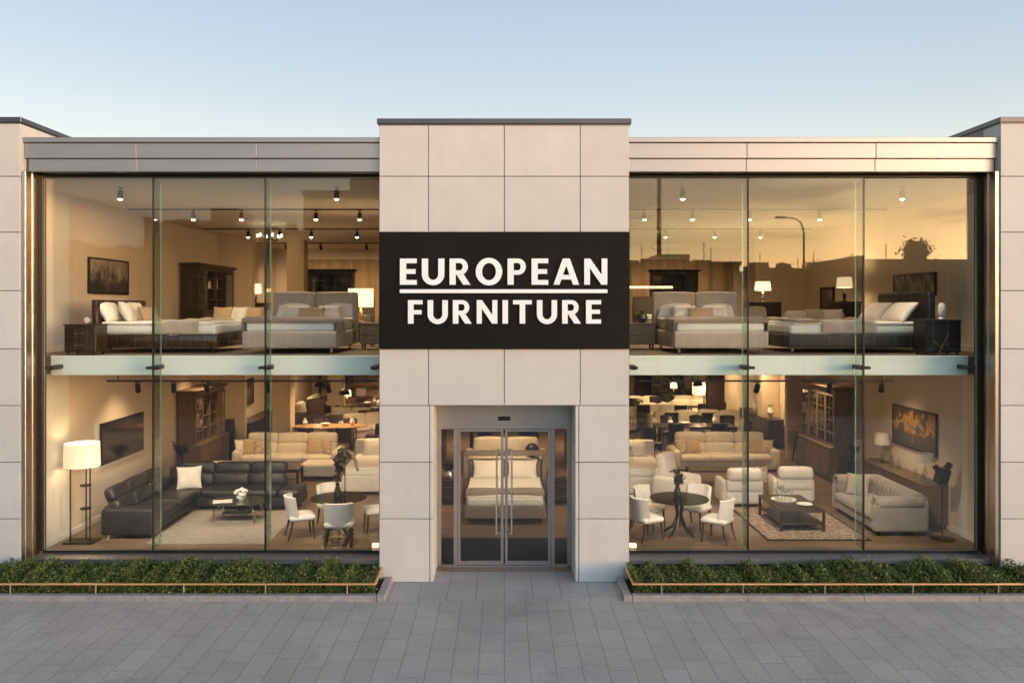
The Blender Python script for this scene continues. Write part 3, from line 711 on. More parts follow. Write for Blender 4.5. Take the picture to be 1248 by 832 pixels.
def throw(label, loc, rz, w, y0, y1, z, drop, m=TAUPE, front=False, group='throws on the beds', seed=1, fdrop=.12):
    """a blanket laid across a bed of width w, hanging over both sides (and over the foot end)"""
    rnd = random.Random(seed); ys = [y0 + (y1 - y0)*i/14 for i in range(15)]
    def prof(dz=0):
        P = []
        for i in range(7): P.append((-w/2 - .02, -drop + drop*.93*i/6))
        P += [(-w/2 + .015, -.012)] + [(-w/2 + .05 + (w - .1)*i/14, .004) for i in range(15)] + [(w/2 - .015, -.012)]
        for i in range(7): P.append((w/2 + .02, -drop*.07 - drop*.93*i/6))
        return P
    rows = []
    ph = rnd.uniform(0, 6)
    if front:
        for dz in (fdrop, fdrop*.75, fdrop*.5, fdrop*.25): rows.append([(x*1.0, y0 - .03, min(zz, -dz) if zz > -dz else zz) for x, zz in prof()])
    for i, y in enumerate(ys):
        row = []
        for x, zz in prof():
            wob = .010*math.sin(7*y + ph + 5*x) + .006*math.sin(19*y + 2*ph)
            side = max(0, min(1, -zz/.1)); sg = 1 if x > 0 else -1
            row.append((x + sg*(.012*math.sin(16*y + ph) + .006) * side, y + (.02*math.sin(4*x + ph) if 0 < i < 14 else .03*math.sin(3*x + ph)), zz + wob*(1 - side) + .008))
        rows.append(row)
    rows = [[(x, y, zz) for x, y, zz in rw] for rw in rows]
    o = B().sheet(rows, -.018).done('throw_blanket', m, angle=80); o.location = (loc[0], loc[1], loc[2] + z + .012); o.rotation_euler = (0, 0, rz)
    return tag(o, label, 'blanket', group)

def nightstand(label, loc, rz, m, w=.55, d=.45, h=.52, n=2, leg=.1, group='bedside tables', hand=CHROME, legm=BLACKM):
    r = thing('bedside_table', label, 'bedside table', loc, rz, group)
    B().box(-w/2, w/2, -d/2 + .02, d/2, leg, h, .006).done('cabinet_body', m, r)
    for i in range(n):
        z0 = leg + .02 + (h - leg - .05)*i/n; z1 = z0 + (h - leg - .05)/n - .012
        f = B().box(-w/2 + .015, w/2 - .015, -d/2 - .002, -d/2 + .019, z0, z1, .004).done('drawer', m, r)
        B().box(-.09, .09, -d/2 - .018, -d/2 - .003, (z0+z1)/2 - .006, (z0+z1)/2 + .006, .003).done('handle', hand, f)
    B().box(-w/2 - .012, w/2 + .012, -d/2 - .012, d/2 + .005, h + .001, h + .025, .005).done('table_top', m, r)
    for x in (-1, 1):
        for y in (-1, 1): B().box(x*(w/2 - .05) - .018, x*(w/2 - .05) + .018, y*(d/2 - .06) - .018, y*(d/2 - .06) + .018, 0, leg - .001, .004).done('leg', legm, r)
    return r

def dining_chair(label, loc, rz, m, legm=DKWOOD, group='dining chairs', hh=.84):
    r = thing('dining_chair', label, 'chair', loc, rz, group)
    B().soft(-.235, .235, -.24, .22, .36, .47, .05, .018).done('seat', m, r, angle=80)
    rows = []
    for i in range(9):
        z = .40 + (hh - .40)*i/8; row = []
        for j in range(11):
            u = j/5 - 1; a = u*.62; w = .245 + .01*i/8
            row.append((w*u*(1 - .02*u*u) , .245 + .06*(i/8) - .15*u*u*abs(u)**.5, z - .012*u*u*(i/8)))
        rows.append(row)
    B().sheet(rows, .06).done('backrest', m, r, angle=60)
    for x in (-1, 1):
        B().tube([(x*.19, -.19, .37), (x*.205, -.215, 0)], .022, 8, r2=.014).done('leg', legm, r)
        B().tube([(x*.19, .17, .37), (x*.20, .20, .18), (x*.205, .255, 0)], .022, 8, r2=.014).done('leg', legm, r)
    return r

def round_table(label, loc, m_top, rad=.58, h=.75, group=None, name='dining_table'):
    r = thing(name, label, 'table', loc, 0, group)
    B().lathe([(0.001, h - .018), (rad - .01, h - .018), (rad, h - .009), (rad - .006, h)], (0,0,0), 40).done('table_top', m_top, r)
    b = B(); b.cyl((0, 0, h - .05), .16, .03, 20)
    b.done('top_plate', DARKST, r)
    for k in range(4):
        a = PI/4 + k*PI/2
        B().tube([(math.cos(a)*.10, math.sin(a)*.10, h - .05), (math.cos(a)*.05, math.sin(a)*.05, .42), (math.cos(a)*.16, math.sin(a)*.16, .15), (math.cos(a)*.36, math.sin(a)*.36, .015)], .026, 8).done('leg', DARKST, r)
    return r
def rect_table(label, loc, rz, m, w, d, h, leg=.05, shelf=None, group=None, name='coffee_table', cat='coffee table', th=.035, legm=None, oval=False):
    r = thing(name, label, cat, loc, rz, group)
    b = B()
    if oval:
        pr = [(w/2*math.cos(2*PI*i/40), d/2*math.sin(2*PI*i/40)) for i in range(40)]
        b._add([(x, y, h - th) for x, y in pr] + [(x, y, h) for x, y in pr], [list(range(40))[::-1], list(range(40, 80))] + [(i, (i+1) % 40, (i+1) % 40 + 40, i + 40) for i in range(40)])
    else: b.box(-w/2, w/2, -d/2, d/2, h - th, h, .008)
    b.done('table_top', m, r)
    k = .62 if oval else 1
    for x in (-1, 1):
        for y in (-1, 1):
            cx, cy = x*(w/2*k - leg/2 - .01), y*(d/2*k - leg/2 - .01)
            B().box(cx - leg/2, cx + leg/2, cy - leg/2, cy + leg/2, 0, h - th - .001, .004).done('leg', legm or m, r)
    if shelf: B().box(-w/2 + .03, w/2 - .03, -d/2 + .03, d/2 - .03, shelf, shelf + .025, .005).done('shelf', m, r)
    return r

def table_lamp(label, loc, h=.6, sr=.19, sh=.24, shade=SHADE, base=CHROME, power=8, group='table lamps', square=False):
    r = thing('table_lamp', label, 'lamp', loc, 0, group)
    B().lathe([(.001, 0), (.085, 0), (.085, .015), (.03, .03), (.045, .10), (.055, .17), (.03, .25), (.014, .30), (.012, h - sh)], (0,0,0), 18).done('lamp_base', base, r)
    b = B(); z0, z1 = h - sh, h
    if square:
        for x0, x1, y0, y1 in ((-sr, sr, -sr*.55, -sr*.55 + .006), (-sr, sr, sr*.55 - .006, sr*.55), (-sr, -sr + .006, -sr*.54, sr*.54), (sr - .006, sr, -sr*.54, sr*.54)): b.box(x0, x1, y0, y1, z0, z1)
    else:
        n = 28; P = []; Fc = []
        for i in range(n):
            a = 2*PI*i/n
            for rr, z in ((sr, z0), (sr*.86, z1), (sr*.86 - .006, z1), (sr - .006, z0)): P.append((rr*math.cos(a), rr*math.sin(a), z))
        for i in range(n):
            for k in range(4): Fc.append((i*4 + k, ((i+1) % n)*4 + k, ((i+1) % n)*4 + (k+1) % 4, i*4 + (k+1) % 4))
        b._add(P, Fc)
    b.done('lamp_shade', shade, r)
    if power: lamp_light((0, 0, h - sh*.45), power, parent=r)
    return r

def hutch(label, loc, rz, m, w=2.2, d=.45, h=2.3, lower=.95, group=None, doors=True, name='display_cabinet', items=CERAM, glass=False):
    """front faces -y"""
    r = thing(name, label, 'cabinet', loc, rz, group); lo = lower
    B().box(-w/2 - .03, w/2 + .03, -d/2 - .12, d/2, .08, lo - .035, .008).done('lower_body', m, r)
    B().box(-w/2, w/2, -d/2 - .08, d/2, 0, .078).done('plinth', m, r)
    B().box(-w/2 - .06, w/2 + .06, -d/2 - .16, d/2, lo - .033, lo, .01).done('counter', m, r)
    n = 4
    for i in range(n):
        a = -w/2 + w*i/n; c = a + w/n
        f = B().box(a + .01, c - .01, -d/2 - .145, -d/2 - .122, .10, lo - .06, .006).done('cupboard_door', m, r)
        B().box(a + .07, c - .07, -d/2 - .152, -d/2 - .146, .17, lo - .13, .004).done('door_panel', m, f)
        B().cyl(((c - .05 if i % 2 == 0 else a + .05), -d/2 - .158, lo*.5), .014, .03, 8).done('knob', BRASS, f)
    b = B(); b.box(-w/2, w/2, d/2 - .03, d/2, lo + .001, h); b.box(-w/2, -w/2 + .05, -d/2, d/2 - .031, lo + .001, h); b.box(w/2 - .05, w/2, -d/2, d/2 - .031, lo + .001, h)
    for i in range(1, n): b.box(-w/2 + w*i/n - .025, -w/2 + w*i/n + .025, -d/2, d/2 - .031, lo + .001, h - .09)
    b.box(-w/2 + .051, w/2 - .051, -d/2, d/2 - .031, h - .088, h); b.done('upper_case', m, r)
    b = B(); b.box(-w/2 - .07, w/2 + .07, -d/2 - .07, d/2 + .02, h + .001, h + .06, .02); b.box(-w/2 - .1, w/2 + .1, -d/2 - .1, d/2 + .03, h + .06, h + .09, .01); b.done('cornice', m, r)
    for j in range(1, 4):
        z = lo + (h - lo)*j/4
        s = B()
        for i in range(n): s.box(-w/2 + w*i/n + .028, -w/2 + w*(i+1)/n - .028, -d/2 + .03, d/2 - .032, z - .012, z + .012)
        s.done('shelf', m, r)
    if doors:
        for i in ((0, 3) if not glass else range(n)):
            a = -w/2 + w*i/n; c = a + w/n; b = B()
            b.box(a + .012, a + .07, -d/2 - .024, -d/2 - .002, lo + .02, h - .09, .004); b.box(c - .07, c - .012, -d/2 - .024, -d/2 - .002, lo + .02, h - .09, .004)
            zz = [lo + .02 + (h - .11 - lo - .07)*k/4 for k in range(5)]
            for z in zz: b.box(a + .071, c - .071, -d/2 - .022, -d/2 - .004, z, z + (.06 if z in (zz[0], zz[-1]) else .025))
            b.box((a+c)/2 - .012, (a+c)/2 + .012, -d/2 - .021, -d/2 - .005, zz[0] + .061, zz[-1] - .001)
            f = b.done('glazed_door', m, r); B().box(a + .07, c - .07, -d/2 - .015, -d/2 - .010, lo + .08, h - .14).done('pane', DKGLASS if not glass else CLEAR, f, flat=True)
    rnd = random.Random(int(w*100)); 
    return r
def cabinet_items(root_loc, rz, label, d, spots, m, kind='bowl', group='crockery on the cabinet shelves'):
    for i, (x, z) in enumerate(spots):
        b = B()
        if i % 3 == 0: b.lathe([(.02, 0), (.03, .01), (.09, .07), (.095, .075), (.085, .07), (.02, .015)], (0,0,0), 16); nm = 'bowl'
        elif i % 3 == 1: b.lathe([(.03, 0), (.055, .06), (.05, .12), (.02, .17), (.03, .2), (.02, .2)], (0,0,0), 14); nm = 'vase'
        else: b.lathe([(.04, 0), (.04, .09), (.036, .09), (.034, .01)], (0,0,0), 14); nm = 'cup'
        o = b.done(nm, m); p = Matrix.Rotation(rz, 3, 'Z') @ Vector((x, 0, 0)); o.location = (root_loc[0] + p.x, root_loc[1] + p.y, root_loc[2] + z); tag(o, label % nm, nm, group)

def sideboard(label, loc, rz, m, w=3.0, d=.48, h=.92, n=4, group=None, name='sideboard', knob=BRASS):
    r = thing(name, label, 'sideboard', loc, rz, group)
    B().box(-w/2, w/2, -d/2 + .02, d/2, .10, h - .03, .006).done('cabinet_body', m, r)
    B().box(-w/2 - .02, w/2 + .02, -d/2 - .02, d/2, h - .028, h, .006).done('cabinet_top', m, r)
    for i in range(n):
        a = -w/2 + w*i/n; c = a + w/n
        f = B().box(a + .012, c - .012, -d/2, -d/2 + .019, .12, h - .05, .005).done('door', m, r)
        B().cyl(((c - .06 if i % 2 == 0 else a + .06), -d/2 - .012, h*.55), .014, .03, 8).done('knob', knob, f)
    for x in (-1, 1):
        for y in (-1, 1): B().box(x*(w/2 - .07) - .03, x*(w/2 - .07) + .03, y*(d/2 - .07) - .03, y*(d/2 - .07) + .03, 0, .099, .004).done('leg', m, r)
    return r

def picture(name, label, loc, rz, w, h, art, framem=BLACKM, fr=.035, cat='picture', group=None):
    """front faces -y; LOC is the middle of the back"""
    r = thing(name, label, cat, loc, rz, group); b = B()
    b.box(-w/2, w/2, -.05, 0, -h/2, -h/2 + fr, .004); b.box(-w/2, w/2, -.05, 0, h/2 - fr, h/2, .004)
    b.box(-w/2, -w/2 + fr, -.05, 0, -h/2 + fr, h/2 - fr, .004); b.box(w/2 - fr, w/2, -.05, 0, -h/2 + fr, h/2 - fr, .004); b.done('frame', framem, r)
    B().box(-w/2 + fr, w/2 - fr, -.035, -.005, -h/2 + fr, h/2 - fr).done('canvas', art, r, flat=True); return r

def recliner(label, loc, rz, m, group='recliner armchairs'):
    r = thing('recliner', label, 'armchair', loc, rz, group)
    B().soft(-.33, .33, -.48, .25, .20, .46, .07, .02).done('seat', m, r, angle=80)
    B().box(-.36, .36, -.40, .30, .06, .21, .02).done('base', m, r)
    for i, (z0, z1) in enumerate(((.10, .40), (.39, .66), (.65, .92))):
        B().at((0, .30 + .05*i, 0)).soft(-.40 + .01*i, .40 - .01*i, -.10, .12, z0, z1, .065, .02).done('back_panel', m, r, angle=80)
    for s in (-1, 1): B().soft(*sorted([s*.335, s*.475]), -.46, .30, .07, .60, .06, .02).done('armrest', m, r, angle=80)
    for x in (-1, 1):
        for y in (-.34, .26): B().cyl((x*.30, y, 0), .025, .07, 10).done('foot', DKWOOD, r)
    return r

def chesterfield(label, loc, rz, m, w=2.2, d=.98, h=.80):
    r = thing('chesterfield_sofa', label, 'sofa', loc, rz)
    B().soft(-w/2 + .05, w/2 - .05, -d/2 + .08, d/2 - .08, .10, .30, .03, .005).done('base', m, r, angle=70)
    B().soft(-w/2 + .22, w/2 - .22, -d/2 + .03, d/2 - .25, .29, .46, .06, .02).done('seat_cushion', m, r, angle=80)
    # tufted back: a rolled panel dimpled in a diamond pattern
    def tufted(L_, name, place):
        rows = []; n = 14; k = int(L_/.028)
        for i in range(n+1):
            t = i/n; row = []
            for j in range(k+1):
                u = (j/k - .5)*L_
                if t < .62: y, z = -.02 + .04*t, .40 + (h - .12 - .40)*t/.62; nrm = (-1, .08)
                else:
                    a = PI - (t - .62)/.38*PI*1.35; y, z = .115 + .12*math.cos(a), h - .12 + .12*math.sin(a); nrm = (math.cos(a), math.sin(a))
                s = t*n/2.6; q = u/.17
                dd = min(((q - round(q - .5*(rr % 2)) - .5*(rr % 2))**2 + ((s - rr)*.9)**2) for rr in range(1, 4))
                dep = .055*math.exp(-dd*11) if .06 < t < .8 else 0
                puff = .018*math.sin(PI*t)
                row.append(place(u, y - nrm[0]*dep*1 + nrm[0]*puff, z - nrm[1]*dep))
            rows.append(row)
        B().sheet(rows, .05).done(name, m, r, angle=80)
    tufted(w - .28, 'tufted_back', lambda u, y, z: (u, d/2 - .30 + y, z))
    for s in (-1, 1): tufted(d - .22, 'tufted_arm', lambda u, y, z, s=s: (s*(w/2 - .30 + y), u*1.0 - .02, z))
    for s in (-1, 1):
        b = B(); b.soft(*sorted([s*(w/2 - .22), s*(w/2 - .05)]), -d/2 + .05, d/2 - .06, .10, h - .18, .03, .005)
        b.at((s*(w/2 - .145), 0, h - .135), 0, PI/2); b.lathe([(.001, -.46), (.085, -.46), (.125, -.43), (.125, .44), (.085, .47), (.001, .47)], (0, 0, 0), 22).at()
        b.done('rolled_arm', m, r, angle=60)
    B().soft(-w/2 + .06, w/2 - .06, d/2 - .20, d/2 - .04, .10, h - .1, .04, .01).done('back_frame', m, r, angle=80)
    B().at((0, d/2 - .165, h - .13), 0, 0, PI/2).lathe([(.001, -w/2 + .12), (.115, -w/2 + .12), (.12, 0), (.115, w/2 - .12), (.001, w/2 - .12)], (0,0,0), 20).done('rolled_back', m, r, angle=60)
    for x in (-1, 1):
        for y in (-1, 1): B().cyl((x*(w/2 - .16), y*(d/2 - .17), 0), .028, .105, 10, .04).done('foot', DKWOOD, r)
    return r

def plant_arr(label, loc, h, spread, seed, vase=DARKST, name='vase_arrangement'):
    rnd = random.Random(seed); r = thing(name, label, 'plant', loc)
    B().lathe([(.001, 0), (.07, 0), (.085, .05), (.06, .16), (.035, .24), (.05, .29), (.04, .29), (.02, .1)], (0,0,0), 16).done('vase', vase, r)
    b = B(); V = []; Fc = []
    for i in range(11):
        a = rnd.uniform(0, 2*PI); s = spread*rnd.uniform(.3, 1); hh = h*rnd.uniform(.6, 1)
        P = [Vector((0,0,.25)), Vector((s*.25*math.cos(a), s*.25*math.sin(a), .25 + (hh - .25)*.6)), Vector((s*math.cos(a), s*math.sin(a), hh))]
        b.tube([tuple(p) for p in P], .007, 5, r2=.003)
        for k in range(16):
            t = rnd.uniform(.3, 1); p = P[1].lerp(P[2], t) if rnd.random() < .6 else P[0].lerp(P[1], t)
            d = Vector((rnd.gauss(0,1), rnd.gauss(0,1), rnd.gauss(-.2,1))).normalized(); q = d.orthogonal().normalized(); L_ = rnd.uniform(.03, .06); o = len(V)
            V += [tuple(p), tuple(p + d*L_ + q*L_*.45), tuple(p + d*L_*2), tuple(p + d*L_ - q*L_*.45)]; Fc.append((o, o+1, o+2, o+3))
    b.done('stems', TWIG, r)
    me = bpy.data.meshes.new('leaves'); me.from_pydata(V, [], Fc); me.materials.append(DARKST); o = bpy.data.objects.new('leaves', me); COL.objects.link(o); o.parent = r
    return r

def track(label, loc, L_, group='lighting tracks'):
    o = B().box(-L_/2, L_/2, -.018, .018, -.03, 0, .003).done('light_track', BLACKM); o.location = loc; tag(o, label, 'light track', group)
SPOT = {}
def spot(label, loc, power=60, aim=(0, 0, -1), size=95, col=(1, .68, .37), group='track spotlights'):
    r = thing('track_spotlight', label, 'spotlight', loc, 0, group)
    if not SPOT:
        b = B(); b.box(-.05, .05, -.016, .016, -.045, -.031); b.cyl((0, 0, -.10), .012, .06, 8)
        SPOT['h'] = b.done('mount', BLACKM, r).data
        b = B(); b.lathe([(.045, 0), (.05, -.16), (.046, -.16), (.04, -.02)], (0,0,0), 16); SPOT['c'] = b.done('lamp_can', BLACKM, r).data
        b = B(); b.lathe([(.001, -.185), (.022, -.181), (.036, -.170), (.043, -.155), (.043, -.14), (.001, -.138)], (0, 0, 0), 16); SPOT['b'] = b.done('lit_lens', BULB, r).data
        for o in list(r.children): bpy.data.objects.remove(o)
    q = Vector((0, 0, -1)).rotation_difference(Vector(aim).normalized())
    for nm, k in (('mount', 'h'), ('lamp_can', 'c'), ('lit_lens', 'b')):
        o = bpy.data.objects.new(nm, SPOT[k]); COL.objects.link(o); o.parent = r
        if k != 'h': o.location = (0, 0, -.09); o.rotation_mode = 'QUATERNION'; o.rotation_quaternion = q
    d = bpy.data.lights.new('spot_light', 'SPOT'); d.energy = power; d.color = col; d.spot_size = R(size); d.spot_blend = 1.0; d.shadow_soft_size = .05
    o = bpy.data.objects.new('spot_light', d); COL.objects.link(o); o.parent = r; o.rotation_mode = 'QUATERNION'; o.rotation_quaternion = q
    o.location = Vector((0, 0, -.09)) + Vector(aim).normalized() * .18
    return r
# ================================================================== LOWER FLOOR, LEFT BAY
g1 = 'lower left show window'
# floor lamp
fl = thing('floor_lamp', 'tall floor lamp with white drum shade on three dark rods beside the wall screen', 'lamp', (-8.38, 2.42, 0))
B().box(-.30, .30, -.20, .20, 0, .03, .008).done('base_plate', BLACKM, fl)
for x, y in ((-.19, -.08), (.20, -.08), (0.02, .12)): B().cyl((x, y, .03), .013, 1.5, 10).done('rod', DARKST, fl)
for z in (.62, 1.08): B().lathe([(.001, 0), (.10, .005), (.11, .03), (.03, .05), (.001, .05)], (.02, .1, z), 18).done('disc', DARKST, fl)
b = B(); P = []; Fc = []
for i in range(36):
    a = 2*PI*i/36
    for rr, z in ((.335, 1.50), (.325, 1.96), (.319, 1.96), (.329, 1.50)): P.append((rr*math.cos(a), rr*math.sin(a), z))
for i in range(36):
    for k in range(4): Fc.append((i*4 + k, ((i+1) % 36)*4 + k, ((i+1) % 36)*4 + (k+1) % 4, i*4 + (k+1) % 4))
b._add(P, Fc); b.done('lamp_shade', SHADE, fl); lamp_light((0, 0, 1.72), 4, parent=fl)
# television
B_ = box_thing('wall_panel', 'pale beige backing panel behind the wall mounted television', 'panel', WALLP, (-1.15, 1.15, -.02, 0, -.55, .45), (XL + .003, 4.95, 1.66), PI/2)
tv = thing('television', 'black flat television mounted high on the side wall above the dark sectional', 'television', (XL + .03, 5.05, 1.66), PI/2)
B().box(-1.05, 1.05, -.055, -.002, -.46, .46, .008).done('body', BLACKM, tv)
B().box(-1.035, 1.035, -.058, -.0555, -.44, .445).done('screen', TVS, tv)
# sectional sofa
O = Vector((-6.5, 4.3, 0))
sec = thing('sectional_sofa', 'large L shaped black leather sectional with headrests on the pale rug', 'sofa', O)
def S(name, boxes, r=.06, bu=.015):
    b = B().at(-O)
    for q in boxes: b.soft(*q, r, bu)
    return b.done(name, LEATH, sec, angle=80)
S('base', [(-8.08, -7.08, 2.72, 4.95, .08, .30)], .04, .004); S('base', [(-8.08, -4.72, 4.95, 5.88, .08, .30)], .04, .004)
S('armrest', [(-8.10, -7.03, 2.58, 2.92, .07, .60)], .07, .02)
for y0, y1 in ((2.93, 3.93), (3.94, 4.96)): S('seat_cushion', [(-7.86, -7.0, y0, y1, .29, .47)])
for x0, x1 in ((-7.86, -6.97), (-6.96, -6.08), (-6.07, -5.19), (-5.18, -4.70)): S('seat_cushion', [(x0, x1, 4.97 if x0 < -7 else 4.90, 5.70, .29, .465)])
for y0, y1 in ((2.80, 3.56), (3.57, 4.36), (4.37, 5.20)):
    b = B().at(-O + Vector((-7.88, 0, .42)), 0, 0, -.22); b.soft(-.15, .12, y0, y1, 0, .32, .09, .03).done('back_cushion', LEATH, sec, angle=80) if False else b.soft(-.15, .12, y0, y1, 0, .32, .09, .03); b.done('back_cushion', LEATH, sec, angle=80)
    b = B().at(-O + Vector((-7.98, 0, .70)), 0, 0, -.30); b.soft(-.12, .10, y0, y1, 0, .28, .08, .02); b.done('headrest', LEATH, sec, angle=80)
for x0, x1 in ((-7.72, -6.90), (-6.89, -6.05), (-6.04, -5.20)):
    b = B().at(-O + Vector((0, 5.66, .42)), 0, -.2); b.soft(x0, x1, -.12, .15, 0, .30, .09, .03); b.done('back_cushion', LEATH, sec, angle=80)
    b = B().at(-O + Vector((0, 5.76, .68)), 0, -.18); b.soft(x0, x1, -.10, .12, 0, .28, .08, .02); b.done('headrest', LEATH, sec, angle=80)
S('back_frame', [(-8.12, -7.9, 2.75, 5.88, .1, .62), (-7.9, -5.2, 5.72, 5.92, .1, .62)], .05, .006)
for x, y in ((-8.0, 2.72), (-7.12, 2.72), (-4.85, 5.0), (-4.85, 5.8), (-7.12, 4.8)): B().at(-O).cyl((x, y, 0), .02, .09, 10).done('foot', CHROME, sec)
put_pillow('white square cushion in the corner of the black sectional', WHITEF, (-7.28, 5.12, .46), .56, .54, .18, .35, .35)
B0 = box_thing('rug', 'pale ribbed rectangular rug under the glass coffee table', 'rug', RUGP, (-1.2, 1.2, -1.33, 1.33, 0, .016), (-5.84, 3.54, .005), bev=.004)
# coffee table with chrome legs
ct = thing('coffee_table', 'low dark glass coffee table with curved chrome legs on the pale rug', 'coffee table', (-5.80, 4.05, .022))
b = B(); pr = [(.60*abs(math.cos(t))**.7*(1 if math.cos(t) > 0 else -1), .44*abs(math.sin(t))**.7*(1 if math.sin(t) > 0 else -1)) for t in [2*PI*i/44 for i in range(44)]]
b._add([(x, y, .40) for x, y in pr] + [(x, y, .425) for x, y in pr], [list(range(44))[::-1], list(range(44, 88))] + [(i, (i+1) % 44, (i+1) % 44 + 44, i + 44) for i in range(44)]); b.done('table_top', DKGLASS, ct)
for sx in (-1, 1):
    for sy in (-1, 1): B().tube([(sx*.30, sy*.2, .395), (sx*.42, sy*.28, .25), (sx*.45, sy*.31, .01)], .03, 8, r2=.022).done('leg', CHROME, ct)
B().box(-.30, .30, -.2, .2, .16, .19, .01).done('shelf', DKGLASS, ct)
fb = thing('flower_bowl', 'round bouquet of white flowers in a small bowl on the glass coffee table', 'flowers', (-5.74, 4.05, .447))
B().lathe([(.001, 0), (.06, 0), (.10, .06), (.09, .10), (.08, .10), (.05, .02)], (0,0,0), 18).done('bowl', CERAM, fb)
rnd = random.Random(4); b = B()
for i in range(26):
    a = rnd.uniform(0, 2*PI); e = rnd.uniform(.05, 1.4); p = (.13*math.cos(a)*math.cos(e), .13*math.sin(a)*math.cos(e), .12 + .12*math.sin(e))
    b.lathe([(.001, -.03), (.035, -.015), (.042, .012), (.02, .03), (.001, .022)], p, 8)
b.done('blossoms', CERAM, fb)
bk = thing('magazine', 'open white magazine lying on the glass coffee table', 'magazine', (-6.10, 3.92, .447), .3)
B().box(-.20, -.002, -.13, .13, 0, .012, .003).done('page', CERAM, bk); B().box(.002, .20, -.13, .13, 0, .014, .003).done('page', CERAM, bk)
# dark bust like plant behind the sofa
pl = plant_arr('dark leafy plant in a black vase behind the corner of the sectional', (-8.0, 6.45, .72), .62, .22, 5, name='potted_plant')
box_thing('plinth', 'narrow dark plinth under the leafy plant behind the sectional', 'plinth', DKWOOD, (-.2, .2, -.2, .2, 0, .715), (-8.0, 6.45, .004))
# dining set
DT = (-3.40, 2.98, .004)
round_table('round smoked glass dining table with splayed bronze legs in the left bay', DT, TGLASS, .575)
dc = None
for ph, rad, lab in ((197, .76, 'white dining chair on the outer side of the left round table, turned towards the entrance'), (-78, .78, 'white dining chair in the left bay with its curved back to the street'), (112, .74, 'white dining chair behind the left round table, partly hidden by it'), (22, .80, 'white dining chair between the left round table and the entrance tower')):
    a = R(ph); l = (DT[0] + rad*math.cos(a), DT[1] + rad*math.sin(a), .004); rz = a - PI/2 + (.1 if ph > 100 else -.08)
    if dc is None: dc = dining_chair(lab, l, rz, WHITEF); dc.scale = (1.17, 1.10, 1.02)
    else: dup(dc, l, rz, lab)
plant_arr('tall dark twisted branch arrangement standing on the left round table', (-3.42, 2.98, .756), 1.15, .22, 21)
w1 = thing('wood_sculpture', 'pale driftwood carving hanging beak down over the left round table', 'sculpture', (-3.30, 3.14, .756))
B().lathe([(.001, 0), (.06, 0), (.05, .015), (.012, .03), (.010, .72)], (0,0,0), 12).done('stem', DARKST, w1); B().tube([(-.10,.0,.60), (-.04,.01,.80), (.05,.03,.92), (.15,.04,.86), (.21,.03,.70), (.26,.02,.50)], .06, 12, r2=.028).done('branch', GREYWOOD, w1)
# cream sofa and its cushions
CS = sofa('long cream leather sofa with three headrests behind the black sectional', (-6.15, 9.75, .004), 0, CREAM, 3.05, 1.05, 3, hh=1.02, name='cream_sofa')
for x, m, lab, yw in ((-7.22, SAND, 'plain sand cushion at the outer end of the left cream sofa', .3), (-6.92, FLORAL, 'flower patterned cushion beside the plain one on the left cream sofa', .1), (-5.42, SAND, 'sand cushion at the entrance end of the left cream sofa', -.1), (-5.14, FLORAL, 'small flower patterned cushion against the arm of the left cream sofa', -.5), (-7.42, WHITEF, 'white cushion propped on the outer arm of the left cream sofa', .6)):
    put_pillow(lab, m, (x, 9.55, .46), .46, .46, .16, yw, .3)
ch = thing('footstool', 'low cream leather footstool at the entrance end of the left cream sofa', 'footstool', (-5.02, 8.55, .004))
B().soft(-.46, .46, -.38, .38, .10, .45, .07, .02).done('cushion_top', CREAM, ch, angle=80)
for x in (-.36, .36):
    for y in (-.28, .28): B().cyl((x, y, 0), .02, .11, 10).done('foot', DKWOOD, ch)
ch2 = dup(ch, (-7.55, 8.35, .004), 0, 'low cream leather footstool at the outer end of the left cream sofa'); ch['group'] = ch2['group'] = 'footstools'
rect_table('small dark coffee table with a lower shelf before the left cream sofa', (-5.75, 7.9, .004), 0, DKWOODX, .75, .6, .42, .05, .14)
# display cabinet along the side wall
hutch('tall dark oak display cabinet with open middle shelves along the left wall', (XL + .30, 9.4, .004), PI/2, MIDWOOD, 2.35, .46, 2.32)
cabinet_items((XL + .28, 9.4, .004), PI/2, 'small white %s on the shelves of the dark oak display cabinet', .4, [(-.40, 1.31), (-.15, 1.31), (.2, 1.31), (.42, 1.31), (-.35, 1.65), (.0, 1.65), (.3, 1.65), (-.2, 1.99), (.25, 1.99)], CERAM)
sp = thing('speaker', 'slim black loudspeaker tower next to the oak display cabinet', 'loudspeaker', (-8.35, 11.1, .004), .3)
B().box(-.16, .16, -.16, .16, .03, 1.25, .01).done('cabinet_body', BLACKM, sp); B().box(-.22, .22, -.2, .2, 0, .03).done('base', BLACKM, sp)
for z in (.45, .75, 1.05): B().at((0, -.16, z), 0, PI/2).lathe([(.001, .0), (.10, .0), (.09, .02), (.001, .012)], (0,0,0), 18).done('driver', DARKST, sp)
# by the tower
WB = bed('white upholstered bed seen end on behind the left round table', (-3.12, 7.65, .004), 0, WHITEF, 1.85, 2.2, (.06, .46), .66, 1.05, group='white beds beside the entrance')
put_pillow('white pillow standing against the headboard of the left white bed', LINEN, (-3.5, 8.35, .66), .68, .46, .18, 0, .35, group='bed pillows', name='pillow', cat='pillow')
dup(WB, (3.12, 7.45, .004), 0, 'white upholstered bed seen end on behind the right round table')
put_pillow('white pillow standing against the headboard of the right white bed', LINEN, (3.5, 8.15, .66), .68, .46, .18, 0, .35, group='bed pillows', name='pillow', cat='pillow')
vb = B().lathe([(.001, 0), (.07, 0), (.075, .2), (.03, .28), (.03, .36), (.025, .36), (.02, .27)], (0,0,0), 18).done('glass_vase', CLEAR); vb.location = (3.3, 7.6, .672); tag(vb, 'clear glass bottle vase standing on the right white bed', 'vase')
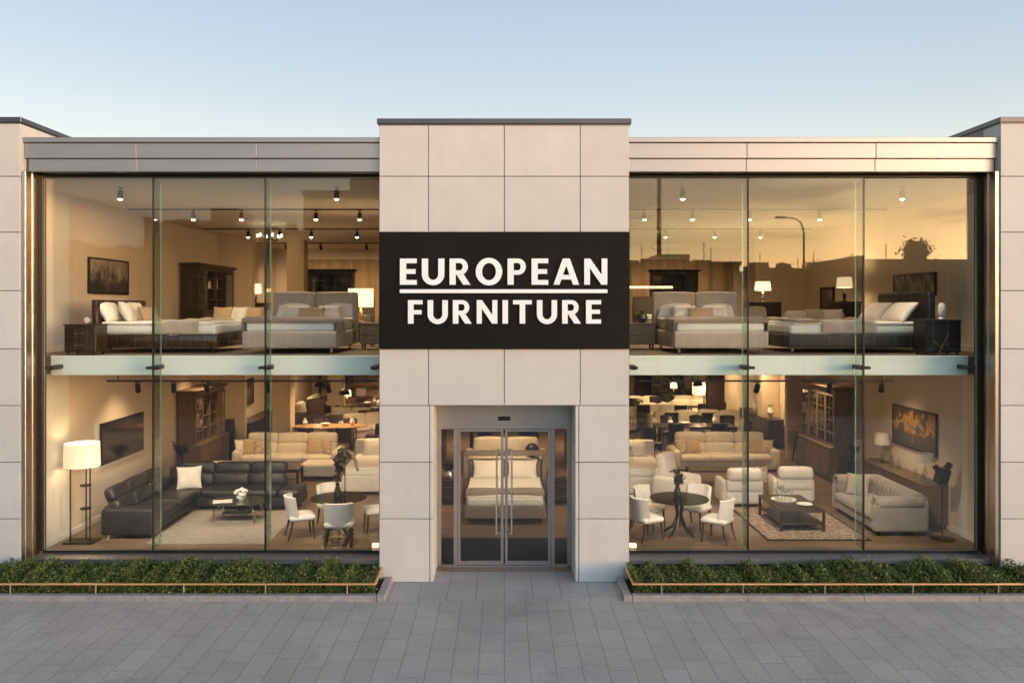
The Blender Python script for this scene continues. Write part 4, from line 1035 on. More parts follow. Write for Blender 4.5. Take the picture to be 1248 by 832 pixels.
# rear of the left bay
rect_table('long light oak oval dining table behind the left cream sofa', (-5.75, 13.3, .004), .06, LTWOOD, 2.5, 1.1, .75, .09, None, name='dining_table', cat='dining table', oval=True)
bc = dining_chair('brown dining chair at the outer end of the light oak table', (-7.2, 13.3, .004), PI/2 - PI, BROWNF, group='brown chairs at the rear tables')
bc.rotation_euler[2] = PI/2
for x, y, rz, lab in ((-4.3, 13.4, -PI/2 - .2, 'brown dining chair at the entrance end of the light oak table'), (-6.3, 14.2, .1, 'brown dining chair behind the outer half of the light oak table'), (-5.3, 14.25, -.1, 'brown dining chair behind the inner half of the light oak table'), (-6.3, 12.4, PI, 'brown dining chair with its back to the left cream sofa, outer one'), (-5.1, 12.4, PI, 'brown dining chair with its back to the left cream sofa, inner one')):
    dup(bc, (x, y, .004), rz, lab)
sideboard('long dark sideboard along the left wall beyond the partition', (XL + .35, 14.4, .004), PI/2, DKWOOD, 3.2, .5, .9)
picture('picture', 'dark framed abstract hung above the sideboard beyond the partition', (XL + .004, 14.4, 1.75), PI/2, 1.3, .9, ARTS)
ac = sofa('dark brown wing armchair beyond the wall column', (-6.9, 16.4, .004), .3, BROWNF, 1.1, 1.0, 1, hh=1.25, head=False, name='armchair', cat='armchair')
rs = sofa('light sofa in the second row of the left rear display', (-5.8, 17.2, .004), 0, CREAM, 2.0, .95, 2, hh=.85, head=False, group='sofas in the rear displays', name='rear_sofa')
dup(rs, (-4.6, 19.6, .004), 0, 'light sofa in the third row of the left rear display')
rt = rect_table('dark dining table in the middle of the left rear display', (-5.9, 19.2, .004), 0, DKWOODX, 2.2, .95, .76, .08, None, name='dining_table', cat='dining table', group='rear dining tables')
dup(rt, (-5.7, 21.8, .004), 0, 'dark dining table nearest the back wall on the left')
for i, (x, y, rz) in enumerate(((-6.5, 18.5, PI), (-5.5, 18.5, PI), (-6.6, 20.0, 0), (-5.5, 20.0, 0), (-6.5, 21.1, PI), (-5.5, 21.1, PI), (-7.2, 19.2, PI/2), (-4.9, 21.9, -PI/2))):
    dup(bc, (x, y, .004), rz, ['brown chair before the middle rear table, outer of two', 'brown chair before the middle rear table, inner of two', 'brown chair behind the middle rear table, outer of two', 'brown chair behind the middle rear table, inner of two', 'brown chair before the hindmost table, outer of two', 'brown chair before the hindmost table, inner of two', 'brown chair at the outer head of the middle rear table', 'brown chair at the inner head of the hindmost table'][i])
rsf = thing('shelf_unit', 'light wood open shelf unit along the back wall of the left bay', 'shelf', (-6.2, YB - .35, .004))
for i in range(5): B().box(-2.2, 2.2, -.2, .2, .1 + .5*i, .14 + .5*i, .005).done('shelf', LTWOOD, rsf)
for x in (-2.2, -.75, .75, 2.2): B().box(x - .03, x + .03, -.21, .21, 0, 2.3, .005).done('upright', MIDWOOD, rsf)
for i, x in enumerate((-1.7, -1.2, -.3, .3, 1.2, 1.7)):
    o = B().box(-.22, .22, -.15, .15, 0, .34, .01).done('storage_box', (SAND, BROWNF, LINEN)[i % 3]); o.location = (-6.2 + x, YB - .35, .146 + .5*(1 + i % 2) + .003); tag(o, ['sand coloured', 'brown', 'white', 'tan', 'dark brown', 'off white'][i] + ' storage box on the light wood shelf unit', 'box', 'boxes on the shelf unit')
put_pillow('coral red cushion lying on the hindmost dark table', mat('coral', (.45, .12, .07), .9), (-5.3, 21.8, .78), .45, .3, .2, 0, 1.2)

# ================================================================== LOWER FLOOR, RIGHT BAY
DT2 = (3.58, 2.92, .004)
round_table('round smoked glass dining table with splayed bronze legs in the right bay', DT2, TGLASS, .60)
for ph, rad, lab in ((203, .80, 'white dining chair by the right round table, back turned to the entrance tower'), (-32, .80, 'white dining chair at the right round table nearest the wooden coffee table, facing the tower'), (135, .74, 'white dining chair behind the right round table on the tower side'), (52, .76, 'white dining chair behind the right round table on the recliner side')):
    a = R(ph); dup(dc, (DT2[0] + rad*math.cos(a), DT2[1] + rad*math.sin(a), .004), a - PI/2 + (.08 if ph > 60 else -.06), lab)
plant_arr('dark vase with leafy twigs in the middle of the right round table', (3.55, 2.95, .756), .62, .17, 33)
dup(CS, (6.28, 9.85, .004), 0, 'long cream leather sofa with three headrests behind the two recliners')
CS['group'] = 'cream sofas'
for o in bpy.data.objects:
    if o.name.startswith('cream_sofa'): o['group'] = 'cream sofas'
for x, m, lab, yw in ((5.12, FLORAL, 'flower patterned cushion at the tower end of the right cream sofa', .4), (5.40, SAND, 'sand cushion beside the flowered one on the right cream sofa', .1), (7.18, SAND, 'sand cushion near the wall end of the right cream sofa', -.1), (7.44, FLORAL, 'flower patterned cushion at the wall end of the right cream sofa', -.4)):
    put_pillow(lab, m, (x, 9.62, .46), .46, .44, .17, yw, .3)
wc = sofa('rounded white high back armchair behind the right round table', (4.15, 5.9, .004), .9, WHITEF, .95, .9, 1, hh=1.12, head=False, arm=.16, name='armchair', cat='armchair')
rect_table('low dark wooden table between the right cream sofa and the recliners', (5.45, 7.85, .004), 0, DKWOODX, 1.2, .7, .40, .06)
R1 = recliner('white recliner with its back to the street, nearer the round table', (5.56, 5.55, .004), PI, WHITEF)
R1.rotation_euler[2] = PI
dup(R1, (6.84, 5.75, .004), PI - .06, 'white recliner with its back to the street, nearer the display cabinet')
for r_, m in ((R1, 0),): pass
put_pillow('brown patterned throw cushion between the two recliners', FLORAL, (6.2, 5.9, .42), .34, .42, .14, .2, .1)
# rug with dark edge line and wooden table
rg = thing('mottled_rug', 'mottled brown rug with a dark binding under the wooden coffee table', 'rug', (6.28, 3.9, .005))
B().box(-1.0, 1.0, -1.38, 1.38, 0, .016, .004).done('pile', RUGB, rg)
b = B()
for q in ((-1.035, 1.035, -1.415, -1.381), (-1.035, 1.035, 1.381, 1.415), (-1.035, -1.001, -1.38, 1.38), (1.001, 1.035, -1.38, 1.38)): b.box(*q, 0, .02, .004)
b.done('binding', BLACKM, rg)
rect_table('dark wooden coffee table with a lower shelf on the mottled rug', (6.17, 3.82, .022), 0, DKWOOD, .95, 1.5, .43, .05, .13)
tr = thing('candle_tray', 'glass tray with a cluster of slim glass candle holders on the wooden table', 'candle tray', (6.10, 4.05, .453))
B().lathe([(.001, 0), (.26, 0), (.27, .02), (.25, .012), (.001, .01)], (0,0,0), 24).done('tray', CERAM, tr)
rnd = random.Random(9)
for i in range(12):
    a = 2*PI*i/12; rr = .07 if i % 3 == 0 else .17; h = rnd.uniform(.14, .30)
    cnd = B().lathe([(.001, .0), (.035, .0), (.01, .02), (.008, h*.6), (.03, h*.65), (.033, h), (.027, h), (.02, h*.68)], (rr*math.cos(a), rr*math.sin(a), .021), 10).done('candle_holder', CLEAR, tr)
    B().cyl((rr*math.cos(a), rr*math.sin(a), .021 + h*.70), .017, h*.3, 8).done('candle', CERAM, cnd)
pt = B().lathe([(.001, 0), (.10, 0), (.17, .02), (.165, .024), (.09, .008)], (0,0,0), 24).done('plate', CERAM); pt.location = (6.40, 3.62, .453); tag(pt, 'white plate lying next to the candle tray on the wooden table', 'plate')
# chesterfield
chesterfield('pale button tufted chesterfield sofa with rolled arms by the right wall', (8.06, 3.86, .004), -PI/2, CHESTF, 2.3, 1.2, .80)
put_pillow('pale square cushion leaning on the far arm of the chesterfield', GREYF, (7.85, 4.42, .47), .5, .5, .17, -PI/2 + .9, .35)
SBX = XR - .27
sideboard('long dark oak sideboard behind the chesterfield along the right wall', (SBX, 4.85, .004), -PI/2, MIDWOOD, 3.1, .5, .93, 5)
table_lamp('table lamp with pale drum shade on the inner end of the dark oak sideboard', (SBX - .0, 5.75, .936), .72, .19, .27, SHADEU, CLEAR, 0)
table_lamp('small glass table lamp on the street end of the dark oak sideboard', (SBX + .0, 3.75, .936), .58, .20, .18, SHADEU, CLEAR, 0)
for x, y, h, lab in ((SBX - .05, 5.15, .30, 'taller clear glass decanter beside the drum shade lamp'), (SBX + .02, 4.98, .24, 'shorter clear glass decanter in the middle of the dark oak sideboard'), (SBX - .1, 3.95, .22, 'squat clear glass jar before the small glass lamp'), (SBX - .12, 3.6, .18, 'low clear glass jar at the street end of the dark oak sideboard')):
    o = B().lathe([(.001, 0), (.055, 0), (.06, h*.5), (.025, h*.72), (.022, h*.85), (.035, h*.87), (.03, h), (.001, h)], (0,0,0), 16).done('decanter', CLEAR); o.location = (x, y, .936); tag(o, lab, 'decanter', 'glassware on the dark oak sideboard')
picture('painting', 'large dark painting with a golden glow above the dark oak sideboard', (XR - .004, 4.72, 1.90), -PI/2, 2.0, .92, ARTG, BLACKM, .03, 'painting')
st = thing('sculpture_stand', 'dark rough sculpture on a thin black stand beside the chesterfield', 'sculpture', (8.80, 2.62, .004))
B().lathe([(.001, 0), (.24, 0), (.24, .015), (.03, .03), (.012, .05), (.012, 1.12)], (0,0,0), 24).done('stand', BLACKM, st)
b = B(); rnd = random.Random(2)
b.at((0, 0, 1.27), .3, .12, .25).box(-.12, .13, -.09, .09, -.17, .15, .03, 2); b.at((.10, .01, 1.42), .5, .3, .6).box(-.05, .06, -.05, .05, -.13, .12, .02, 2); b.at((-.10, 0, 1.38), .2, -.2, -.5).box(-.04, .05, -.05, .05, -.12, .10, .02, 2); b.at((-.05, -.03, 1.17), .9, .2, .9).box(-.09, .08, -.07, .07, -.06, .06, .02, 2); b.at()
b.done('cast_head', DARKST, st, angle=80)
hutch('tall grey oak display cabinet with glazed doors along the right wall', (XR - .28, 9.2, .004), -PI/2, GREYWOOD, 2.4, .46, 2.42, .92, glass=True)
cabinet_items((XR - .26, 9.2, .004), -PI/2, 'small white %s behind the glass of the grey oak display cabinet', .4, [(-.9, 1.31), (-.3, 1.31), (.3, 1.31), (.9, 1.69), (-.6, 1.69), (.2, 2.06)], CERAM)
box_thing('plinth', 'low black plinth between the grey oak cabinet and the sideboard', 'plinth', BLACKM, (-.25, .25, -.25, .25, 0, .75), (XR - .30, 7.3, .004))
plant_arr('small dark bowl of twigs on the low black plinth', (XR - .3, 7.3, .757), .35, .12, 77)
bt = thing('bar_table', 'small round tall bar table with thin legs at the right partition', 'table', (9.0, 11.05, .004))
B().cyl((0, 0, .98), .36, .035, 28).done('table_top', LTWOOD, bt)
for k in range(3): a = k*2*PI/3 + .4; B().tube([(.12*math.cos(a), .12*math.sin(a), .98), (.26*math.cos(a), .26*math.sin(a), 0)], .018, 8).done('leg', DARKST, bt)
# rear of the right bay
rect_table('dark dining table behind the right cream sofa', (6.3, 13.4, .004), 0, DKWOODX, 2.6, 1.0, .76, .09, None, name='dining_table', cat='dining table', group='rear dining tables')
kc = dining_chair('black dining chair before the dark table, tower side', (5.5, 12.6, .004), PI, LEATH, group='black chairs at the right rear tables', hh=.95)
for x, y, rz, lab in ((6.9, 12.6, PI, 'black dining chair before the dark table, wall side'), (4.75, 13.4, PI/2, 'black dining chair at the tower end of the dark table'), (5.6, 14.25, 0, 'black dining chair behind the dark table, tower side'), (6.6, 14.25, 0, 'black dining chair behind the dark table, middle'), (7.6, 14.2, -.3, 'black dining chair behind the dark table, wall side'), (4.6, 11.7, PI/2 + .4, 'black dining chair standing alone near the right white bed'), (4.9, 14.9, .5, 'black dining chair standing apart at the aisle')):
    dup(kc, (x, y, .004), rz, lab)
for x, y, lab in ((6.3, 16.3, 'light sofa directly behind the dark dining table on the right'), (6.1, 18.6, 'light sofa in the middle row of the right rear display'), (5.9, 21.2, 'light sofa in the rearmost row of the right rear display, tower side'), (8.1, 21.4, 'light sofa in the rearmost row of the right rear display, wall side')):
    dup(rs, (x, y, .004), 0, lab)
for x, y, rz, lab in ((5.9, 15.3, PI, 'black chair with its back to the dark table, tower side'), (7.2, 15.3, PI, 'black chair with its back to the dark table, wall side'), (7.6, 17.6, -.5, 'black chair beside the middle sofa of the right rear display'), (4.9, 19.8, .6, 'black chair at the aisle by the rear sofas')):
    dup(kc, (x, y, .004), rz, lab)
rect_table('dark console table under the glowing lattice lamp', (7.9, 18.7, .004), 0, DKWOODX, 1.2, .5, .75, .06, .2, name='console_table', cat='table')
lt = thing('lattice_lamp', 'glowing lattice shade lamp standing on a dark console at the rear', 'lamp', (7.9, 18.7, .756))
B().lathe([(.001, 0), (.13, 0), (.03, .03), (.02, .45)], (0,0,0), 16).done('lamp_base', DARKST, lt)
b = B().box(-.42, .42, -.2, .2, .45, .92, .02); b.done('lamp_shade', SHADEH, lt)
b = B()
for i in range(9): b.box(-.43 + .86*i/8 - .01, -.43 + .86*i/8 + .01, -.214, -.203, .44, .93)
for i in range(5): b.box(-.44, .44, -.228, -.216, .45 + .47*i/4 - .01, .45 + .47*i/4 + .01)
b.done('lattice', BRASS, lt); lamp_light((0, -.5, .7), 12, parent=lt)
sideboard('long black console along the right wall beyond the partition', (XR - .35, 14.9, .004), -PI/2, DKWOOD, 3.4, .5, .95)
picture('picture', 'dark upright panel picture above the black console on the right', (XR - .004, 14.6, 1.9), -PI/2, .8, 1.3, ARTS)
for y, h, lab in ((13.7, .45, 'tall pale vase on the street end of the black console'), (14.3, .3, 'short pale vase next to the tall one on the black console'), (15.4, .38, 'pale vase on the rear half of the black console')):
    o = B().lathe([(.001, 0), (.06, 0), (.11, h*.4), (.05, h*.8), (.07, h), (.05, h), (.04, h*.8)], (0,0,0), 16).done('vase', CERAM); o.location = (XR - .38, y, .956); tag(o, lab, 'vase', 'vases on the black console')

# further pieces that fill the deep rear displays
def many(src, rows):
    for x, y, rz, lab in rows: dup(src, (x, y, .004), rz, lab)
many(rs, ((-7.9, 18.8, PI/2, 'light sofa turned sideways along the left rear wall'), (-4.9, 15.6, .5, 'light sofa set at an angle behind the light oak table'), (-8.0, 21.9, PI/2, 'light sofa turned sideways in the far left corner'),
 (7.9, 16.4, -.3, 'light sofa set at an angle beside the black console'), (7.7, 19.9, 0, 'light sofa behind the lattice lamp'), (4.6, 17.2, .4, 'light sofa at the aisle edge of the right rear display'), (4.2, 22.3, 0, 'light sofa before the back wall at the aisle end')))
many(rt, ((-7.6, 20.6, PI/2, 'dark dining table turned lengthways by the left rear wall'), (-4.4, 17.6, 0, 'dark dining table at the aisle edge of the left rear display'), (4.7, 20.9, 0, 'dark dining table at the aisle in the right rear display'), (7.4, 22.6, 0, 'dark dining table before the right back wall')))
many(bc, ((-3.9, 16.9, PI, 'brown chair before the aisle edge table, inner one'), (-4.9, 16.8, PI, 'brown chair before the aisle edge table, outer one'), (-4.3, 18.5, 0, 'brown chair behind the aisle edge table'), (-7.6, 15.4, .8, 'brown chair by the wall column in the left rear'), (-6.9, 22.6, 0, 'brown chair against the light wood shelves, outer one'), (-4.8, 22.7, 0, 'brown chair against the light wood shelves, inner one'), (-8.1, 16.9, PI/2, 'brown chair beside the long dark sideboard')))
many(kc, ((8.4, 18.4, -.8, 'black chair beside the lattice lamp console'), (5.3, 17.6, PI, 'black chair before the middle sofa row, tower side'), (6.7, 17.5, PI, 'black chair before the middle sofa row, wall side'), (4.3, 20.1, PI, 'black chair before the aisle table in the right rear'), (5.2, 20.0, PI, 'black chair beside it before the aisle table in the right rear'), (7.0, 21.9, PI, 'black chair before the hindmost right table')))
for x, y, cab in ((4.3, 23.6, 'aisle end'), (7.6, 23.6, 'wall end')):
    hutch(f'dark shelf cabinet against the right back wall, {cab}', (x, y, .004), 0, DKWOOD, 1.9, .45, 2.0, .8, name='bookcase')
for i, (x, y, z, lab) in enumerate(((-5.6, 13.3, .756, 'lit table lamp on the light oak dining table'), (-6.3, 19.2, .766, 'lit table lamp on the middle rear dining table'), (-5.0, 21.9, .766, 'lit table lamp on the hindmost left table'), (4.9, 20.9, .766, 'lit table lamp on the aisle table in the right rear'), (7.5, 22.6, .766, 'lit table lamp on the hindmost right table'))):
    if i: table_lamp(lab, (x, y, z), .55, .16, .22, SHADEH, BRASS, 6)
for x, y, z, lab in ((-5.9, 13.3, .756, 'pale bowl on the light oak dining table'), (-5.5, 19.2, .766, 'pale bowl on the middle rear dining table'), (6.0, 13.4, .766, 'pale bowl on the dark dining table behind the right sofa'), (0.1, 12.6, .766, 'pale bowl on the table behind the entrance')):
    o = B().lathe([(.001, 0), (.06, 0), (.15, .07), (.16, .09), (.14, .08), (.05, .02), (.001, .02)], (0,0,0), 22).done('bowl', CERAM); o.location = (x, y, z); tag(o, lab, 'bowl')
for k, (x, y) in enumerate(((-5.2, 12.9), (-6.6, 15.6), (5.7, 13.0), (7.0, 15.9))):
    p = thing('pendant_lamp', ('black dome pendant lamp over the light oak table', 'black dome pendant lamp in the left rear display', 'black dome pendant lamp over the dark dining table', 'black dome pendant lamp in the right rear display')[k], 'pendant lamp', (x, y, 3.428), 0, 'dome pendant lamps')
    B().cyl((0, 0, -1.5), .006, 1.5, 6).done('cable', BLACKM, p)
    B().lathe([(.02, -1.40), (.08, -1.42), (.16, -1.50), (.19, -1.60), (.182, -1.60), (.15, -1.50), (.02, -1.43)], (0,0,0), 22).done('lamp_shade', DARKST, p)
    B().cyl((0, 0, -1.57), .045, .06, 12).done('bulb', BULB, p); lamp_light((0, 0, -1.62), 12, (1, .66, .34), .05, p)

many(bc, ((-6.9, 17.9, .4, 'brown chair set apart before the second sofa row, outer one'), (-4.6, 16.0, -.6, 'brown chair set apart at the aisle in the left rear'), (-3.7, 20.2, -PI/2, 'brown chair alone at the aisle near the left back wall'), (-6.0, 15.6, PI, 'brown chair between the light oak table and the second sofa row')))
many(kc, ((7.9, 13.4, -PI/2, 'black dining chair at the wall end of the dark table'), (6.3, 20.3, 0, 'black chair behind the aisle table in the right rear'), (5.4, 22.0, PI, 'black chair before the rear shelf cabinet at the aisle'), (3.9, 18.6, PI/2, 'black chair alone at the aisle of the right rear')))
for i, (x, y, z, h, lab) in enumerate(((-5.0, 13.2, .756, .34, 'tall pale vase on the light oak table'), (-6.6, 13.4, .756, .22, 'short pale vase on the light oak table'), (-5.2, 19.3, .766, .3, 'pale vase on the middle rear table'), (-4.4, 17.6, .766, .36, 'pale vase on the aisle edge table'), (7.0, 13.5, .766, .34, 'pale vase on the dark table, wall side'), (5.5, 13.4, .766, .26, 'pale vase on the dark table, tower side'), (4.4, 20.9, .766, .3, 'pale vase on the aisle table in the right rear'))):
    o = B().lathe([(.001, 0), (.05, 0), (.09, h*.4), (.04, h*.8), (.06, h), (.045, h), (.03, h*.8)], (0,0,0), 16).done('vase', CERAM); o.location = (x, y, z); tag(o, lab, 'vase', 'vases in the rear displays')
# ================================================================== BEHIND THE DOORS
m_ = box_thing('door_mat', 'wide black door mat inside the sliding doors', 'mat', MATD, (-1.28, 1.28, -.82, .82, 0, .012), (0.02, 1.82, .006), bev=.003)
bed('brown framed bed with two white pillows facing the sliding doors', (0.02, 4.92, .004), 0, TAUPE, 1.75, 2.3, (.10, .37), .58, .98, TAUPE, BLACKM, False, frame=True)
throw('brown blanket with a dark stripe folded over the foot of the bed facing the doors', (0.02, 4.92, .004), 0, 1.68, -1.0, -.40, .58, .10, TAUPE, seed=3)
for x, s in ((-.40, 'left'), (.44, 'right')): put_pillow(f'white pillow on the {s} half of the bed facing the doors', LINEN, (x, 5.72, .57), .72, .48, .2, 0, .45, group='bed pillows', name='pillow', cat='pillow')
ns = nightstand('dark bedside table left of the bed facing the doors', (-1.33, 5.65, .004), 0, DKWOOD, .46, .44, .56)
dup(ns, (1.37, 5.65, .004), 0, 'dark bedside table right of the bed facing the doors')
plant_arr('small silver twig arrangement on the bedside table left of the door bed', (-1.3, 5.6, .59), .34, .1, 8, CHROME)
sofa('cream sofa behind the headboard of the bed facing the doors', (.05, 9.3, .004), 0, CREAM, 2.3, 1.0, 2, hh=.95, head=False, name='rear_sofa', group='sofas in the rear displays')
bl = B().lathe([(.001, -.20), (.08, -.185), (.15, -.13), (.19, -.06), (.20, 0), (.19, .06), (.15, .13), (.08, .185), (.001, .20)], (0,0,0), 28).done('ball_cushion', LEATH); bl.location = (.78, 9.05, .68); tag(bl, 'round black ball cushion on the cream sofa behind the door bed', 'cushion', 'loose cushions')
dup(rt, (0.0, 12.6, .004), 0, 'dark dining table straight behind the entrance')
dup(kc, (-.6, 11.8, .004), PI, 'black dining chair before the table behind the entrance, left'); dup(kc, (.7, 11.8, .004), PI, 'black dining chair before the table behind the entrance, right')
sideboard('dark sideboard by the aisle left of the door bed', (-2.0, 10.6, .004), PI/2, DKWOOD, 1.8, .45, .85)
sideboard('dark sideboard by the aisle right of the door bed', (2.05, 10.4, .004), -PI/2, DKWOOD, 1.8, .45, .85)
for sg, s in ((-1, 'left'), (1, 'right')):
    o = B().box(-.06, .06, -.03, .03, 0, .075, .006).done('sill_light', BULB2 if False else SHADEH); o.location = (sg*2.27, .60, .414); tag(o, f'small glowing light box on the sill beside the {s} face of the tower', 'light', 'sill lights')
    box_thing('light_ledge', f'little dark ledge carrying the {s} sill light', 'ledge', DARKF, (-.08, .08, -.03, .03, 0, .40), (sg*2.27, .60, .008))

# ================================================================== UPPER FLOOR, LEFT
Z2 = F2 + .004
bed('low dark wooden bed with white bedding and a plain dark headboard on the upper left', (-6.68, 2.85, Z2), PI/2, DKWOODX, 2.1, 2.4, (.10, .36), .60, 1.02, DKWOODX, BLACKM, False, wood=True)
throw('taupe blanket over the foot half of the dark wooden bed', (-6.68, 2.85, Z2), PI/2, 2.06, -.85, .02, .60, .22, GREYF, seed=5)
for x, y, w, m, lab, rz in ((-7.62, 2.22, .75, LINEN, 'white pillow against the dark headboard, nearest the street', PI/2), (-7.36, 2.35, .66, WHITEF, 'off white cushion in front of the street side pillow on the dark bed', PI/2 + .35), (-7.6, 3.3, .75, LINEN, 'white pillow against the dark headboard on the inner side', PI/2), (-7.25, 3.05, .55, SAND, 'sand cushion in the middle of the dark wooden bed', PI/2 - .2)):
    put_pillow(lab, m, (x, y, F2 + .60), w, .46 if m is not SAND else .34, .2, rz, .5, group='bed pillows', name='pillow', cat='pillow')
nightstand('tall dark bedside chest before the dark wooden bed', (-7.78, 1.38, Z2), 0, DKWOOD, .58, .46, .54, 2, .05)
cl = thing('table_clock', 'little silver clock on the tall dark bedside chest', 'clock', (-7.75, 1.38, Z2 + .569))
B().at((0, 0, .07), 0, PI/2).lathe([(.001, -.02), (.07, -.02), (.07, .02), (.001, .02)], (0,0,0), 22).done('case', CHROME, cl); B().at((0, -.021, .07), 0, PI/2).lathe([(.001, 0), (.058, 0), (.001, .002)], (0,0,0), 20).done('dial', CERAM, cl)
picture('picture', 'framed grey mountain landscape on the cream wall above the dark bed', (XL + .004, 4.45, 5.33), PI/2, 1.85, .78, ARTB)
hutch('tall very dark bookcase with open middle shelves on the upper left wall', (XL + .30, 9.9, Z2), PI/2, DKWOOD, 2.9, .46, 2.0, .8, name='bookcase')
for i, (x, z) in enumerate(((-.45, 1.11), (.3, 1.11), (-.2, 1.41), (.35, 1.41))):
    p = Vector((XL + .28, 9.9 + x, F2 + z + .006)); r = thing('book_row', ['row of brown books low in the dark bookcase, street side', 'row of brown books low in the dark bookcase, inner side', 'row of tan books on the middle shelf of the dark bookcase, street side', 'row of tan books on the middle shelf of the dark bookcase, inner side'][i], 'books', p, PI/2, 'books in the dark bookcase'); xx = -.18; rnd = random.Random(i)
    while xx < .16:
        t = rnd.uniform(.02, .045); B().box(xx, xx + t - .002, -.1, .1, 0, rnd.uniform(.17, .25), .002).done('book', rnd.choice((BROWNF, SAND, DKWOOD, LINEN, GREYF)), r); xx += t
B1 = bed('grey upholstered bed with a two part headboard left of the sign', (-4.06, 2.75, Z2), 0, GREYF, 1.78, 2.3, (.10, .42), .66, 1.20)
def bed_dress(cx, side):
    throw(f'taupe blanket spread over the foot of the grey bed {side} of the sign', (cx, 2.75, Z2), 0, 1.75, -1.10, -.25, .66, .26, TAUPE, True, seed=8 + int(cx), fdrop=.09)
    for x, y, w, h, m, nm in ((-.46, .92, .76, .40, LINEN, 'large white pillow at the left of the headboard'), (.46, .92, .76, .40, LINEN, 'large white pillow at the right of the headboard'), (-.30, .66, .5, .29, WHITEF, 'small off white cushion on the left half'), (.36, .66, .5, .29, WHITEF, 'small off white cushion on the right half'), (.02, .52, .56, .25, SAND, 'sand brown cushion in the middle')):
        put_pillow(f'{nm}, grey bed {side} of the sign', m, (cx + x, 2.75 + y, F2 + .66), w, h, .19, random.uniform(-.08, .08), .5, group='bed pillows', name='pillow', cat='pillow')
bed_dress(-4.06, 'left')
N1 = nightstand('grey bedside table between the left grey bed and the tower', (-2.72, 3.55, Z2), 0, GREYWOOD, .62, .45, .52)
nightstand('dark lamp table behind the left grey bed', (-3.25, 4.75, Z2), 0, DKWOOD, .6, .45, .52)
table_lamp('brightly lit table lamp with a square shade behind the left grey headboard', (-3.25, 4.75, Z2 + .55), .75, .26, .42, SHADEH, BRASS, 14, square=True)
sf2 = sofa('low grey sofa bed with loose cushions between the dark and the grey bed', (-6.35, 6.1, Z2), 0, GREYF, 1.9, .95, 2, hh=.78, head=False, name='grey_sofa', group='grey sofas upstairs')
for x, m, lab in ((-6.8, SAND, 'sand cushion on the outer side of the upper left grey sofa'), (-6.45, WHITEF, 'white cushion in the middle of the upper left grey sofa'), (-6.05, SAND, 'sand cushion on the inner side of the upper left grey sofa')): put_pillow(lab, m, (x, 5.9, F2 + .47), .5, .46, .17, random.uniform(-.3, .3), .3)
dkc = nightstand('dark cabinet with a small lit lamp near the upper left rear', (-8.0, 12.6, Z2), 0, DKWOOD, .9, .5, 1.0, 3, group='dark cabinets upstairs')
table_lamp('small lit table lamp on the dark cabinet at the upper left rear', (-8.0, 12.6, Z2 + 1.03), .6, .2, .3, SHADEH, DARKST, 8)
hutch('dark tall shelf cabinet beside the upper left wall column', (-6.0, 14.6, Z2), 0, DKWOOD, 1.6, .45, 2.1, .8, name='bookcase')
def curtain(label, x0, x1, y, z0, z1, seed):
    rnd = random.Random(seed); n = int((x1 - x0)/.035); xs = [x0 + (x1-x0)*i/n for i in range(n+1)]
    rows = [[(x, y + .07*math.sin(x*11 + .7*math.sin(x*2.3 + seed)) * (.8 + .2*z), z0 + (z1-z0)*z) for x in xs] for z in (0, .33, .66, 1)]
    o = B().sheet(rows, .012).done('pleated_curtain', CURT, angle=80); tag(o, label, 'curtain', 'gold curtains upstairs')
curtain('long gold pleated curtain across the rear of the upper left floor', -7.6, -1.5, YB2 - .15, F2 + .03, 6.5, 1)
curtain('long gold pleated curtain across the rear of the upper right floor', 1.5, 8.8, YB2 - .15, F2 + .03, 6.5, 2)
dup(B1, (-5.0, 11.0, Z2), 0, 'second grey upholstered bed further back on the upper left')
chd = thing('chandelier', 'dark branching chandelier with small lit bulbs under the upper left ceiling', 'chandelier', (-6.3, 8.2, 6.9))
B().cyl((0, 0, -.42), .015, .42, 8).done('rod', BLACKM, chd)
for k in range(6):
    a = k*PI/3; ar = B().tube([(0, 0, -.40), (.2*math.cos(a), .2*math.sin(a), -.46), (.32*math.cos(a), .32*math.sin(a), -.36)], .012, 6).done('arm', BLACKM, chd)
    B().cyl((.32*math.cos(a), .32*math.sin(a), -.36), .028, .07, 10, .015).done('bulb', BULB, ar)
# ================================================================== UPPER FLOOR, RIGHT
dup(B1, (4.10, 2.75, Z2), 0, 'grey upholstered bed with a two part headboard right of the sign'); bed_dress(4.10, 'right')
dup(N1, (2.86, 3.55, Z2), 0, 'grey bedside table between the tower and the right grey bed')
o = B().lathe([(.001, 0), (.06, 0), (.12, .09), (.10, .17), (.04, .22), (.055, .26), (.04, .26), (.03, .21)], (0,0,0), 20).done('vase', DKGLASS); o.location = (2.92, 3.5, Z2 + .55); tag(o, 'round dark glass vase on the bedside table beside the tower', 'vase')
bed('low black leather bed with a thick padded headboard on the upper right', (6.82, 2.85, Z2), -PI/2, LEATH, 2.1, 2.8, (.10, .36), .60, 1.18, LEATH, CHROME, True)
throw('taupe blanket over the middle of the black leather bed', (6.82, 2.85, Z2), -PI/2, 2.06, -.72, .30, .60, .22, GREYF, seed=9)
throw('narrow dark throw across the foot of the black leather bed', (6.82, 2.85, Z2), -PI/2, 2.06, -1.22, -.78, .605, .05, TAUPE, seed=12)
for y, lab in ((2.3, 'white pillow on the street side of the black leather bed'), (3.35, 'white pillow on the inner side of the black leather bed')): put_pillow(lab, LINEN, (7.62, y, F2 + .60), .95, .50, .24, -PI/2, .7, group='bed pillows', name='pillow', cat='pillow')
nightstand('black gloss bedside chest before the black leather bed', (8.05, 1.38, Z2), 0, LEATH, .66, .46, .62, 2, .05)
